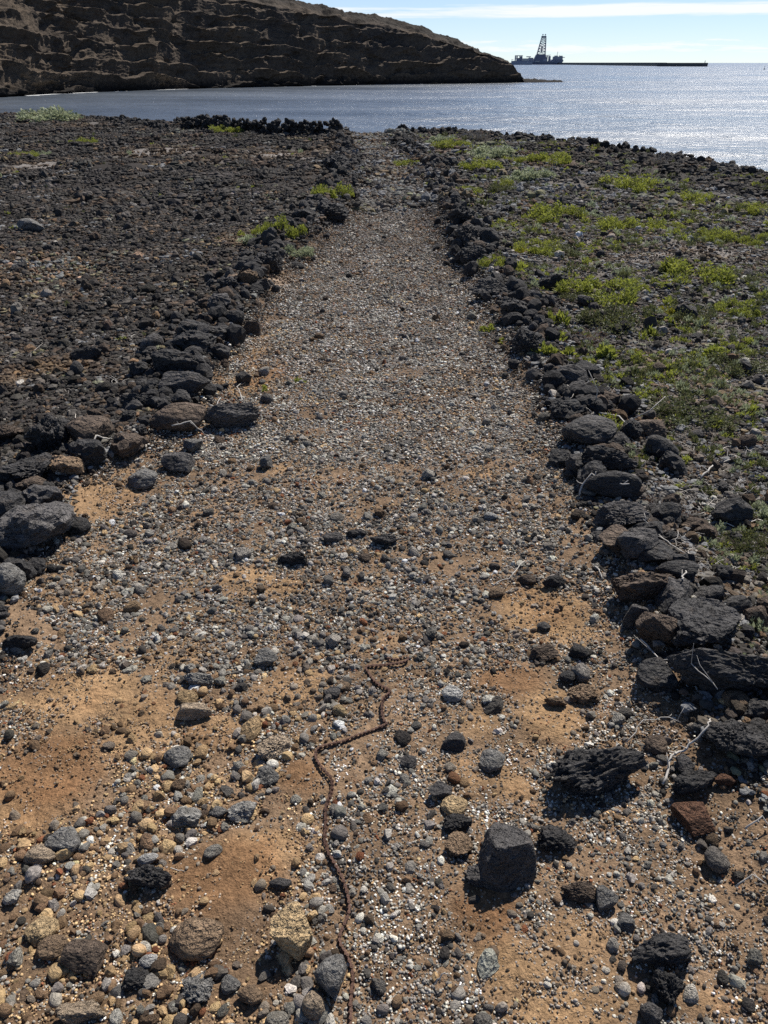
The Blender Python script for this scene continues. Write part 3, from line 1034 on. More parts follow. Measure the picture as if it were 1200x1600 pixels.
    (LR, (400, 388, 440, 428), 'c', 'k', 'black clinker rock behind the pale green plants of the left border'),
    (LR, (372, 416, 406, 446), 'l', 'B', 'reddish rock on the left border below the pale green plants'),
    (LR, (340, 428, 376, 456), 'l', 'k', 'black rock left of the reddish one on the left border'),
    (LR, (320, 455, 362, 488), 'l', 'u', 'dark rock a step below the reddish one on the left border'),
    (LR, (490, 312, 546, 348), 'c', 'k', 'black clinker heap of the left border below the bright green shrub'),
    (LR, (462, 322, 494, 346), 'l', 'K', 'dark rock at the left side of the black clinker heap'),
    (LR, (0, 985, 58, 1016), 'l', 'k', 'dark flat rock at the left edge above the bare earth'),
    (LR, (108, 540, 160, 566), 'l', 'k', 'black low rock in the field left of the path'),
    (LR, (24, 340, 70, 362), 'a', 'g', 'grey flat stone lying alone in the dark left field'),
    (LR, (505, 240, 545, 268), 'c', 'k', 'black clump of rocks beside the far end of the path'),
]:
    hero(*row)
HEROPOS = np.array(HEROPOS)

# ------------------------------------------------------------------ the two rock rows and the far walls


def border(name, label, curve, y0, y1, count, seed, side):
    rg = random.Random(seed)
    root = link(name, None, loc=(float(curve((y0 + y1) / 2)), (y0 + y1) / 2, 0))
    root.empty_display_size = .1
    tag(root, label, 'rock row', 'rock rows edging the path')
    inv = Matrix.Translation(root.location).inverted()
    for k in range(count):
        y = y0 * (y1 / y0) ** rg.random()
        x = float(curve(y)) + rg.gauss(0, .13) + side * .06
        if len(HEROPOS) and np.min(np.hypot(HEROPOS[:, 0] - x, HEROPOS[:, 1] - y) - HEROPOS[:, 2] * .8) < 0:
            continue
        sz = min(max(rg.lognormvariate(math.log(.07), .40), .035), .18) * (1 + .02 * y)
        st = rg.choice('llccar')
        o = link('rock', rg.choice(PIECE[st]), None, root)
        o.location = inv @ Vector((x, y, land1(x, y) - sz * .12))
        o.rotation_euler = (rg.uniform(-.3, .3), rg.uniform(-.3, .3), rg.uniform(0, 6.28))
        o.scale = (sz, sz * rg.uniform(.7, 1.1), sz * rg.uniform(.5, .85))
        c_ = CK[rg.choice('kkkkKKubb')]
        o.color = (*c_, 1)
    return root


border('rock_border', 'low row of black lava rocks along the left side of the path', xl, 1.9, 19, 300, 21, -1)
border('rock_border', 'low row of black lava rocks along the right side of the path', xr, 1.2, 19, 230, 22, 1)


def wall(name, label, px, hh, sz, seed, cols='kkkK', courses=3):
    rg = random.Random(seed)
    P = [hit0(*p) for p in px]
    seg = np.array(P)
    L = np.concatenate([[0], np.cumsum(np.hypot(*np.diff(seg, axis=0).T))])
    root = link(name, None, loc=(seg[0][0], seg[0][1], land1(*seg[0])))
    tag(root, label, 'stone wall')
    inv = Matrix.Translation(root.location).inverted()
    for cse in range(courses):
        q = rg.uniform(0, sz)
        while q < L[-1]:
            s_ = sz * rg.uniform(.7, 1.3)
            x = np.interp(q, L, seg[:, 0]) + rg.gauss(0, .05)
            y = np.interp(q, L, seg[:, 1]) + rg.gauss(0, .07)
            q += s_ * .55
            if cse == courses - 1 and rg.random() < .25:
                continue
            o = link('stone', rg.choice(PIECE[rg.choice('larl')]), None, root)
            o.location = inv @ Vector((x, y, land1(x, y) + .05 + cse * hh / courses + rg.gauss(0, .02)))
            o.rotation_euler = (rg.uniform(0, 6.28), rg.uniform(0, 6.28), rg.uniform(0, 6.28))
            o.scale = (s_, s_ * rg.uniform(.8, 1.0), s_ * rg.uniform(.7, .95))
            o.color = (*[q_ * .8 for q_ in CK[rg.choice(cols)]], 1)


wall('dry_stone_wall', 'black dry stone wall at the coast left of the far end of the path', [(286, 204), (400, 211), (470, 214), (534, 215)], .30, .13, 31, courses=4)
wall('dry_stone_wall', 'low line of black stones on the coast right beyond the green plants', [(766, 222), (850, 231), (930, 243), (1000, 251), (1022, 254)], .06, .12, 32, courses=1)
wall('dry_stone_wall', 'short black stone row where the path meets the sea', [(624, 212), (660, 214), (705, 216)], .08, .11, 33, courses=2)
wall('dry_stone_wall', 'broken row of black stones on the coast above the dark left field', [(150, 194), (215, 197), (262, 203)], .08, .13, 34, courses=1)

# ------------------------------------------------------------------ rusty chain
print('chain')
CH = [(607, 1032), (618, 1037), (632, 1030), (641, 1031), (633, 1039), (612, 1041), (568, 1044), (578, 1056), (585, 1068), (598, 1077), (611, 1080), (611, 1087), (597, 1095), (597, 1112), (598, 1131), (610, 1136),
      (595, 1137), (575, 1146), (545, 1158), (520, 1165), (495, 1173), (491, 1182), (497, 1196), (508, 1211), (521, 1220), (518, 1243), (508, 1266), (510, 1290), (507, 1318),
      (515, 1340), (530, 1365), (541, 1390), (547, 1420), (543, 1441), (533, 1456), (527, 1476), (540, 1492), (550, 1510), (553, 1536), (548, 1562), (547, 1600), (546, 1650)]
cpts = np.array([at(*p) for p in CH])
cl = np.concatenate([[0], np.cumsum(np.hypot(*np.diff(cpts[:, :2], axis=0).T))])
PITCHL = .0127
M_RUST = plain('rusty_steel', (.098, .050, .034), .85, .15, .7, 400.)


def link_mesh(name, outer):
    mb = MB()
    n = 9
    rr, half = (.0044 if outer else .0038), PITCHL / 2
    poly = []
    for j in range(n):
        a = -math.pi / 2 + math.pi * j / (n - 1)
        poly.append((half + rr * math.cos(a), rr * math.sin(a)))
    poly.append((0, .0020))
    for j in range(n):
        a = math.pi / 2 + math.pi * j / (n - 1)
        poly.append((-half + rr * math.cos(a), rr * math.sin(a)))
    poly.append((0, -.0020))
    g = .0036 if outer else .0022
    mb.prism(poly, g, g + .0012)
    mb.prism(poly, -g - .0012, -g)
    for sx in (-half, half):
        mb.tube([(sx, 0, -.0055 if outer else -.0022), (sx, 0, .0055 if outer else .0022)], .0019 if outer else .0038, None, 8)
    return mb.mesh(name)


LK = [link_mesh('outer_link', True), link_mesh('inner_link', False)]
for q in LK:
    q.materials.append(M_RUST)
chain = link('rusty_chain', None, loc=(float(cpts[6, 0]), float(cpts[6, 1]), float(cpts[6, 2])))
tag(chain, 'rusty bicycle chain winding along the middle of the path', 'chain')
cinv = Matrix.Translation(chain.location).inverted()
cd = np.arange(0, cl[-1], PITCHL)
cxy = np.stack([np.interp(cd, cl, cpts[:, 0]), np.interp(cd, cl, cpts[:, 1])], -1)
for _ in range(2):
    cxy[1:-1] = (cxy[:-2] + cxy[1:-1] * 2 + cxy[2:]) / 4
czz = gland(cxy[:, 0], cxy[:, 1])
for _ in range(3):
    czz[1:-1] = np.maximum(czz[1:-1], (czz[:-2] + czz[2:]) / 2)
czz = czz + .0072 + .0030 * np.sin(cd * 17) + .001 * np.sin(cd * 61)
cj = np.concatenate([cxy, czz[:, None]], 1)
rg = random.Random(5)
roll = 0
for k in range(len(cj) - 1):
    a, b = Vector(cj[k]), Vector(cj[k + 1])
    d = b - a
    roll = roll * .9 + rg.gauss(0, .12)
    o = link('link', LK[k % 2], None, chain)
    q = d.to_track_quat('X', 'Z').to_matrix() @ Matrix.Rotation(roll, 3, 'X')
    o.matrix_parent_inverse = Matrix()
    o.location = cinv @ ((a + b) / 2)
    o.rotation_euler = q.to_euler()
    o.scale = (d.length / PITCHL, .88, .9)

# ------------------------------------------------------------------ loose stones
print('stones')


def hero_clear(x, y, mrg=.9):
    """True where no big rock stands"""
    ok = np.ones(len(x), bool)
    for (hx, hy, hr) in HEROPOS:
        ok &= ((x - hx) ** 2 + (y - hy) ** 2) > (hr * mrg) ** 2
    return ok


def chain_clear(x, y, r):
    ok = np.ones(len(x), bool)
    m = (y < 2.4) & (np.abs(x) < .5)
    idx = np.where(m)[0]
    if len(idx):
        d = np.hypot(x[idx][:, None] - cxy[None, :, 0], y[idx][:, None] - cxy[None, :, 1]).min(1)
        ok[idx] = d > (r[idx] if hasattr(r, '__len__') else r)
    return ok


PAL = {'grey': (.20, .193, .185), 'mid': (.29, .28, .265), 'light': (.43, .42, .395), 'white': (.66, .65, .62), 'dark': (.088, .083, .080), 'black': (.044, .041, .040),
       'brown': (.20, .135, .088), 'tan': (.47, .34, .20), 'red': (.21, .09, .05), 'pink': (.36, .25, .19), 'umber': (.085, .064, .050)}
PNAMES = list(PAL)
PCOL = np.array([PAL[k] for k in PNAMES]) * np.array([1.04, .99, .91])


def wts(**kw):
    w = np.array([kw.get(k, 0.) for k in PNAMES])
    return w / w.sum()


WZ = {'path': wts(grey=26, mid=19, light=14, white=6, dark=14, black=2, brown=11, tan=4, red=1.5, umber=3),
      'bl': wts(grey=12, mid=9, light=7, white=4, dark=5, brown=22, tan=36, red=3, umber=4),
      'far': wts(grey=24, mid=11, light=5, white=1.5, dark=30, brown=15, umber=14),
      'left': wts(black=66, dark=15, umber=13, brown=3, grey=2, light=.5, white=.12),
      'kpatch': wts(black=14, dark=12, umber=12, brown=20, tan=14, pink=24, grey=4),
      'right': wts(black=36, dark=20, umber=11, brown=8, grey=15, mid=9, light=6, white=2)}


def colours(x, y, rg):
    n = len(x)
    l, r = xl(y), xr(y)
    zone = np.where((x > l + .02) & (x < r - .02), 0, np.where(x <= l + .02, 3, 5))
    edge = np.minimum(np.abs(x - l), np.abs(x - r))
    zone = np.where((zone == 0) & (edge < .22) & (rg.random(n) < .55), np.where(np.abs(x - l) < np.abs(x - r), 3, 5), zone)
    pm = patch_masks(x, y)
    blm = sstep(1.95, 1.2, y) * sstep(-.05, -.35, x)
    zone = np.where((zone == 0) & (rg.random(n) < blm), 1, zone)
    zone = np.where((zone == 0) & (rg.random(n) < sstep(4, 10, y)), 2, zone)
    zone = np.where((rg.random(n) < np.clip(pm['k'], 0, 1)), 4, zone)
    cs = coast(x, y)
    zone = np.where((x > xr(y) + .3) & (cs + 1.6 * n2(x, y, .6, 2, 71.) < 2.6), 3, zone)
    keys = ['path', 'bl', 'far', 'left', 'kpatch', 'right']
    idx = np.zeros(n, int)
    for k, kn in enumerate(keys):
        m = zone == k
        if m.any():
            idx[m] = rg.choice(len(PNAMES), m.sum(), p=WZ[kn])
    c_ = PCOL[idx] * rg.lognormal(0, .24, (n, 1)) * rg.normal(1, .016, (n, 3))
    return np.clip(c_, .01, .8), pm


def loose(parent, name, n, ybox, xfun, smed, ssig, smin, smax, seed, styles, avoid_bare=.75):
    """single stones one can pick out, as pieces of the path or ground"""
    rg = np.random.default_rng(seed)
    dk = np.array([CK[k] for k in 'kkkKKubb'])
    got = 0
    tries = 0
    while got < n and tries < 60:
        tries += 1
        y = ybox[0] * (ybox[1] / ybox[0]) ** rg.random(400)
        x = xfun(y, rg.random(400))
        c_, pm = colours(x, y, rg)
        bare = np.clip(sum(np.clip(pm.get(k, 0), 0, 1) for k in 'tobp'), 0, 1)
        sz = np.clip(rg.lognormal(math.log(smed), ssig, 400), smin, smax) * (1 + .03 * y)
        ok = (rg.random(400) > bare * avoid_bare) & hero_clear(x, y, 1.05) & chain_clear(x, y, sz * .6 + .008) & (coast(x, y) > .3)
        for k in np.where(ok)[0]:
            if got >= n:
                break
            st = styles[rg.integers(len(styles))]
            o = link(name, PIECE[st][rg.integers(len(PIECE[st]))], None, parent)
            o.location = (x[k], y[k], land1(x[k], y[k]) - .004)
            o.rotation_euler = (rg.normal(0, .25), rg.normal(0, .25), rg.uniform(0, 6.28))
            o.scale = (sz[k], sz[k] * rg.uniform(.65, 1.), sz[k] * rg.uniform(.4, .75))
            o.color = (*(c_[k] * .9 if parent is PATHO else dk[rg.integers(8)]), 1)
            got += 1


loose(PATHO, 'stone', 300, (.62, 7.), lambda y, u: xl(y) + .04 + (xr(y) - xl(y) - .08) * u, .034, .32, .022, .075, 51, 'rrralr')
loose(GROUND, 'stone', 150, (2.0, 16), lambda y, u: xl(y) - .15 - u ** 1.2 * (2.2 + .55 * y), .065, .42, .035, .18, 52, 'lclacr', .5)
loose(GROUND, 'stone', 150, (1.2, 14), lambda y, u: xr(y) + .12 + u ** 1.2 * (.7 + .45 * y), .06, .42, .03, .15, 53, 'lclarr', .5)

# ------------------------------------------------------------------ gravel, scattered by geometry nodes


def coll(name, meshes):
    c_ = bpy.data.collections.new(name)
    for k, me in enumerate(meshes):
        o = bpy.data.objects.new('%s_%02d' % (name, k), me)
        c_.objects.link(o)
    return c_


def scatter(name, pos, rot, scl, colr, idx, c_, parent=None):
    me = bpy.data.meshes.new(name)
    n = len(pos)
    me.vertices.add(n)
    me.vertices.foreach_set('co', np.asarray(pos, np.float32).ravel())
    for nm, ty, arr, key in (('srot', 'FLOAT_VECTOR', rot, 'vector'), ('sscl', 'FLOAT_VECTOR', scl, 'vector'),
                             ('scol', 'FLOAT_COLOR', np.concatenate([colr, np.ones((n, 1))], 1), 'color'), ('sidx', 'INT', idx, 'value')):
        a = me.attributes.new(nm, ty, 'POINT')
        a.data.foreach_set(key, np.asarray(arr, np.int32 if ty == 'INT' else np.float32).ravel())
    o = link(name, me, None, parent)
    g = bpy.data.node_groups.new(name, 'GeometryNodeTree')
    g.interface.new_socket('Geometry', in_out='INPUT', socket_type='NodeSocketGeometry')
    g.interface.new_socket('Geometry', in_out='OUTPUT', socket_type='NodeSocketGeometry')
    gi, go = g.nodes.new('NodeGroupInput'), g.nodes.new('NodeGroupOutput')
    ip = g.nodes.new('GeometryNodeInstanceOnPoints')
    ci = g.nodes.new('GeometryNodeCollectionInfo')
    ci.inputs['Collection'].default_value = c_
    ci.inputs['Separate Children'].default_value = True
    ci.inputs['Reset Children'].default_value = True
    ip.inputs['Pick Instance'].default_value = True

    def na(nm, ty):
        q = g.nodes.new('GeometryNodeInputNamedAttribute')
        q.data_type = ty
        q.inputs['Name'].default_value = nm
        return q.outputs[0]
    e2r = g.nodes.new('FunctionNodeEulerToRotation')
    g.links.new(na('srot', 'FLOAT_VECTOR'), e2r.inputs[0])
    g.links.new(gi.outputs[0], ip.inputs['Points'])
    g.links.new(ci.outputs[0], ip.inputs['Instance'])
    g.links.new(na('sidx', 'INT'), ip.inputs['Instance Index'])
    g.links.new(e2r.outputs[0], ip.inputs['Rotation'])
    g.links.new(na('sscl', 'FLOAT_VECTOR'), ip.inputs['Scale'])
    g.links.new(ip.outputs[0], go.inputs[0])
    md = o.modifiers.new('scatter', 'NODES')
    md.node_group = g
    return o


C_PEB, C_CHIP = coll('pebble_shapes', PEB), coll('chip_shapes', CHIP)


def cluster_mesh(name, seed, n, spread, smin, smax, sub=1, rough=.25, smooth=True):
    """a handful of grains lying together (one scattered unit)"""
    rg = np.random.default_rng(seed)
    d, f = ico(sub)
    vs, fs = [], []
    for k in range(n):
        a, q = rg.uniform(0, 6.28), spread * math.sqrt(rg.random())
        s_ = rg.uniform(smin, smax)
        v = d * (1 + rough * fbm(d * 1.5 + rg.uniform(0, 50, 3), 2) + rough * .6 * rg.normal(size=len(d)) * (not smooth))[:, None] * rg.uniform(.6, 1.0, 3) * s_ * np.array([1, 1, .7])
        v = v + np.array([q * math.cos(a), q * math.sin(a), s_ * .25])
        fs.append(f + sum(len(u) for u in vs))
        vs.append(v)
    me = mesh_np(name, np.concatenate(vs), np.concatenate(fs), smooth)
    me.materials.append(M_GRAV)
    return me


GRIT = coll('grit_shapes', [cluster_mesh('grit', 700 + k, 9, .030, .0016, .0042) for k in range(8)])
RUB = coll('rubble_shapes', [cluster_mesh('rubble', 760 + k, 9, .05, .004, .015, rough=.35, smooth=False) for k in range(8)])
FARC = coll('far_shapes', [cluster_mesh('far_stones', 730 + k, 12, .17, .012, .058, rough=.35, smooth=False) for k in range(8)])


def layer(name, n, ybox, xfun, smed, ssig, smin, smax, seed, c_, ncoll, parent, keep, flat=(.45, .8), grow=.0, unit=False, label=None, cat=None):
    rg = np.random.default_rng(seed)
    # area-true sampling in y, width by xfun
    yy = np.linspace(ybox[0], ybox[1], 400)
    wd = np.array([abs(xfun(q, 1.) - xfun(q, 0.)) for q in yy])
    dens = wd * (1.0 / (yy + .5) ** keep[1])
    cdf = np.cumsum(dens)
    cdf /= cdf[-1]
    y = np.interp(rg.random(n), cdf, yy)
    x = xfun(y, rg.random(n))
    sz = np.clip(rg.lognormal(math.log(smed), ssig, n), smin, smax) * (1 + grow * y)
    c2, pm = colours(x, y, rg)
    bare = np.clip(sum(np.clip(pm.get(k, 0), 0, 1) for k in 'tobp') + np.clip(pm.get('g', 0), 0, 1) * .82 + .5 * np.clip(pm.get('d', 0), 0, 1) + .4 * np.clip(pm.get('k', 0), 0, 1), 0, 1)
    soil = np.array([.21, .135, .075]) * rg.lognormal(0, .2, (n, 1))
    fb_ = (bare * .55)[:, None]
    c2 = c2 * (1 - fb_) + soil * fb_
    den = 1 - bare * keep[0]
    cl_ = n2(x, y, 4.5, 3, 60.) * 1.5 + n2(x, y, 15, 2, 61.) * 1.0
    lane = n2(x * 2.2, y * .5, 1.4, 3, 63.)
    den = den * np.clip(.66 + cl_ * 1.25 + lane * .7, .08, 1)
    ok = (rg.random(n) < den) & (coast(x, y) > -.25) & chain_clear(x, y, sz * .45 + .003 if not unit else .016)
    x, y, sz, c2 = x[ok], y[ok], sz[ok], c2[ok]
    k = len(x)
    z = gland(x, y)
    if unit and smin < .7 and c_ is not GRIT:
        c2 = np.minimum(c2, .17)
    if unit:
        sc3 = np.repeat(sz[:, None], 3, 1) * rg.uniform(.85, 1.15, (k, 3))
        rot = np.stack([np.zeros(k), np.zeros(k), rg.uniform(0, 6.28, k)], -1)
        zo = z - .0005
    else:
        sc3 = np.stack([sz, sz * rg.uniform(.62, 1., k), sz * rg.uniform(*flat, k)], -1)
        rot = np.stack([rg.normal(0, .25, k), rg.normal(0, .25, k), rg.uniform(0, 6.28, k)], -1)
        zo = z - sc3[:, 2] * (rg.uniform(.02, .5, k) if c_ is C_PEB else rg.uniform(-.02, .2, k))
    o = scatter(name, np.stack([x, y, zo], -1), rot, sc3, c2, rg.integers(0, ncoll, k), c_, parent)
    o['kind'] = 'stuff'
    if label:
        tag(o, label, cat)
    print(name, k)
    return o


XF = lambda y, u: (u * 2 - 1) * (.95 + .62 * y)
XP = lambda y, u: xl(y) - .1 + (xr(y) - xl(y) + .2) * u
XLF = lambda y, u: xl(y) + .1 - (u ** 1.15) * (1.1 + .75 * y)
XRF = lambda y, u: xr(y) - .1 + (u ** 1.15) * (1.0 + .60 * y)
layer('gravel', 62000, (.45, 3.0), XF, .0074, .46, .0035, .026, 61, C_PEB, len(PEB), PATHO, (.86, .1))
layer('gravel', 5000, (.45, 3.0), XF, .019, .28, .012, .036, 68, C_PEB, len(PEB), PATHO, (.9, .1))
layer('grit', 60000, (.45, 3.6), XF, 1.0, .25, .6, 1.6, 62, GRIT, 8, PATHO, (.62, .2), unit=True)
layer('gravel', 92000, (1.75, 12.), XP, .0090, .46, .0045, .036, 63, C_PEB, len(PEB), PATHO, (.8, 1.0), grow=.06)
layer('grit', 36000, (3.2, 13.), XP, 1.35, .25, .8, 2.2, 72, GRIT, 8, PATHO, (.6, .9), grow=.10, unit=True)
layer('gravel', 26000, (11., 24.), XP, .022, .38, .011, .055, 64, C_PEB, len(PEB), PATHO, (.6, .9), grow=.03)
layer('lava_gravel', 34000, (1.5, 11.), XLF, .0165, .62, .007, .085, 65, C_CHIP, len(CHIP), GROUND, (.6, .9), grow=.05, flat=(.5, .95))
layer('rubble', 46000, (1.5, 12.), XLF, .9, .3, .5, 1.7, 70, RUB, 8, GROUND, (.55, .8), grow=.09, unit=True)
layer('lava_gravel', 24000, (1.2, 11.), XRF, .0140, .62, .006, .075, 66, C_CHIP, len(CHIP), GROUND, (.6, .9), grow=.045, flat=(.5, .95))
layer('rubble', 34000, (1.2, 12.), XRF, .8, .3, .45, 1.5, 71, RUB, 8, GROUND, (.6, .8), grow=.075, unit=True)
layer('lava_gravel', 52000, (10.0, 37.), lambda y, u: (u * 2 - 1) * (1.2 + .70 * y), .62, .4, .3, 1.7, 67, FARC, 8, GROUND, (.6, .45), grow=.012, unit=True)

layer('gravel', 1700, (.5, 1.75), lambda y, u: -.95 + .85 * np.asarray(u), .024, .28, .014, .042, 73, C_PEB, len(PEB), PATHO, (.97, .0))


def ridge_rubble(curve, n, seed):
    rg = np.random.default_rng(seed)
    y = 3.6 * (20 / 3.6) ** rg.random(n)
    x = curve(y) + rg.normal(0, .10, n) * (1 + .03 * y)
    sz = np.clip(rg.lognormal(math.log(.036), .55, n), .015, .12) * (1 + .035 * y)
    ok = rg.random(n) < np.clip(.7 + 1.6 * n2(x, y, 1.1, 3, seed + .5), .15, 1)
    x, y, sz = x[ok], y[ok], sz[ok]
    k = len(x)
    c_ = np.array([CK[q] for q in 'kkkkKub'])[rg.integers(0, 7, k)] * .8 * rg.lognormal(0, .2, (k, 1))
    o = scatter('border_rubble', np.stack([x, y, gland(x, y) + sz * .05], -1), np.stack([rg.normal(0, .5, k), rg.normal(0, .5, k), rg.uniform(0, 6.28, k)], -1),
                np.stack([sz, sz * rg.uniform(.65, 1, k), sz * rg.uniform(.5, .9, k)], -1), c_, rg.integers(0, len(CHIP), k), C_CHIP, GROUND)
    o['kind'] = 'stuff'


ridge_rubble(xl, 1900, 81)
ridge_rubble(xr, 1700, 82)

# broken black lava all along the rim of the coast
rgc = np.random.default_rng(91)
ncr = 5200
tq = rgc.random(ncr)
cx_ = np.interp(tq, np.linspace(0, 1, 60), np.linspace(-24, 13, 60))
sdist = rgc.normal(.35, .6, ncr)
sl_ = np.gradient(np.interp(np.linspace(-24, 13, 400), CEw[:, 0], CEw[:, 1]), np.linspace(-24, 13, 400))
slx = np.interp(cx_, np.linspace(-24, 13, 400), sl_)
cy_ = np.interp(cx_, CEw[:, 0], CEw[:, 1]) - sdist * np.sqrt(1 + slx ** 2)
okc = ((cx_ < xl(cy_) - .15) | (cx_ > xr(cy_) + .15)) & (rgc.random(ncr) < np.clip(.55 + 1.8 * n2(cx_, cy_, .7, 3, 92.), .05, 1)) & (cy_ > 2)
cx_, cy_ = cx_[okc], cy_[okc]
kc = len(cx_)
szc = np.clip(rgc.lognormal(math.log(.085), .5, kc), .03, .20)
cr3 = np.stack([szc, szc * rgc.uniform(.7, 1, kc), szc * rgc.uniform(.5, .85, kc)], -1)
oc = scatter('coast_rubble', np.stack([cx_, cy_, gland(cx_, cy_) - .01], -1), rgc.uniform(-.8, .8, (kc, 3)) + np.array([0, 0, 1]) * rgc.uniform(0, 6, (kc, 1)), cr3,
             np.repeat(np.array([[.042, .039, .038]]), kc, 0) * rgc.lognormal(0, .25, (kc, 1)), rgc.integers(0, len(CHIP), kc), C_CHIP, GROUND)
oc['kind'] = 'stuff'

# ------------------------------------------------------------------ plants
print('plants')


def leaf_material(name, c0, c1, trans=.35):
    m, nt, bs, out = mat(name)
    oi = nd(nt, 'ShaderNodeObjectInfo')
    tc = nd(nt, 'ShaderNodeTexCoord').outputs['Object']
    off = nd(nt, 'ShaderNodeVectorMath', {0: tc, 1: nd(nt, 'ShaderNodeMath', {0: oi.outputs['Random'], 1: 30.}, operation='MULTIPLY').outputs[0]}, operation='ADD').outputs[0]
    c = mixc(nt, mrange(nt, noise(nt, off, 5., 4, .7), .32, .68), (*c0, 1), (*c1, 1))
    nt.links.new(c, bs.inputs['Base Color'])
    bs.inputs['Roughness'].default_value = .6
    bs.inputs['Specular IOR Level'].default_value = .3
    tr = nd(nt, 'ShaderNodeBsdfTranslucent', {'Color': c})
    mx = nd(nt, 'ShaderNodeMixShader', {0: trans, 1: bs.outputs[0], 2: tr.outputs[0]})
    nt.links.new(mx.outputs[0], out.inputs[0])
    return m


ML = {'g': leaf_material('succulent_leaf', (.125, .155, .030), (.33, .345, .060), .46),
      'o': leaf_material('olive_leaf', (.085, .105, .035), (.16, .16, .07), .3),
      'p': leaf_material('grey_green_leaf', (.22, .26, .15), (.36, .38, .24), .35),
      'r': leaf_material('reddish_leaf', (.13, .065, .040), (.20, .11, .065), .3),
      'y': leaf_material('yellow_green_leaf', (.22, .23, .02), (.32, .28, .03), .45),
      'q': leaf_material('orange_leaf', (.42, .15, .02), (.50, .27, .03), .4),
      'd': leaf_material('dry_twig_leaf', (.10, .085, .066), (.17, .145, .115), .2)}
M_STEM = plain('plant_stem', (.10, .075, .05), .85)
M_TWIG = plain('dead_wood', (.42, .39, .35), .8, 0, .3, 40)


def foliage_mesh(name, seed, n, m, leaf=(.055, .10), wid=.36, up=.8, lobes=13, flat=1.0):
    """leaf-sized faces gathered in uneven lobes; about 1 across the radius and 1 high"""
    rg = np.random.default_rng(seed)
    L = []
    for k in range(lobes):
        a, q = rg.uniform(0, 6.28), .80 * math.sqrt(rg.random())
        L.append((q * math.cos(a), q * math.sin(a), rg.uniform(.14, .36), rg.uniform(.4, 1.0) * (1 - .4 * q)))
    L = np.array(L)
    pk = rg.integers(0, lobes, n)
    d = rg.normal(size=(n, 3))
    d[:, 2] = np.abs(d[:, 2])
    d /= np.linalg.norm(d, axis=1)[:, None]
    rr = rg.random(n) ** .45
    base = np.stack([L[pk, 0] + d[:, 0] * L[pk, 2] * rr, L[pk, 1] + d[:, 1] * L[pk, 2] * rr, d[:, 2] * L[pk, 3] * rr * .92], -1)
    ax = d * (1 - up) + np.array([0, 0, up]) + rg.normal(0, .35, (n, 3))
    ax /= np.linalg.norm(ax, axis=1)[:, None]
    sd = np.cross(ax, rg.normal(size=(n, 3)))
    sd /= np.linalg.norm(sd, axis=1)[:, None]
    ln = rg.uniform(*leaf, n)[:, None]
    w = ln * wid
    nn = np.cross(ax, sd)
    v = np.stack([base, base + ax * ln * .55 + sd * w * .5 + nn * w * .15, base + ax * ln, base + ax * ln * .55 - sd * w * .5 + nn * w * .15], 1).reshape(-1, 3)
    b = np.arange(n)[:, None] * 4
    f = np.concatenate([b + np.array([0, 1, 2]), b + np.array([0, 2, 3])], 0)
    me = mesh_np(name, v, f, False)
    me.materials.append(m)
    return me, L


def stem_mesh(name, seed, L, thick=.012, twigs=5):
    rg = random.Random(seed)
    mb = MB()
    for (x, y, r_, h) in L:
        for k in range(twigs):
            tx, ty, tz = x + rg.uniform(-r_, r_) * .8, y + rg.uniform(-r_, r_) * .8, h * rg.uniform(.5, .95)
            mb.tube([(x * .15, y * .15, -.05), (x * .7 + rg.uniform(-.06, .06), y * .7 + rg.uniform(-.06, .06), tz * .35), (tx, ty, tz)], thick, thick * .4, 4)
    me = mb.mesh(name)
    return me


PLP = {}
for kd, cnt, n, kw in (('g', 7, 3000, dict(leaf=(.07, .14))), ('o', 4, 2600, dict(leaf=(.055, .10), wid=.55, up=.4)), ('p', 3, 2600, dict(leaf=(.09, .16), wid=.5, up=.5)),
                       ('r', 2, 900, dict(leaf=(.04, .08), wid=.4, up=.3)), ('y', 1, 900, dict(leaf=(.08, .16), wid=.4)), ('q', 1, 90, dict(leaf=(.25, .5), wid=.45, lobes=4)), ('d', 2, 1200, dict(leaf=(.08, .2), wid=.09, up=.45))):
    PLP[kd] = []
    for k in range(cnt):
        me, L = foliage_mesh('foliage_' + kd, 300 + 17 * k + ord(kd), n, ML[kd], **kw)
        sm = stem_mesh('stems_' + kd, k, L)
        sm.materials.append(M_TWIG if kd in 'rd' else M_STEM)
        PLP[kd].append((me, sm))
# small tufts have few, relatively large leaves
PLP['s'] = []
for k in range(4):
    me, L = foliage_mesh('foliage_small', 800 + k, 170, ML['g'], leaf=(.22, .42), wid=.42, up=.55, lobes=4)
    sm = stem_mesh('stems_small', 40 + k, L, .03, 2)
    sm.materials.append(M_STEM)
    PLP['s'].append((me, sm))

GREEN = 'bright green shrubs in the field right of the path'
NAMEK = {'g': 'green_shrub', 'o': 'olive_shrub', 'p': 'grey_green_shrub', 'r': 'reddish_shrub', 'y': 'yellow_plant', 'q': 'orange_plant', 'd': 'dry_shrub', 's': 'green_tuft'}
PLANTPOS = []


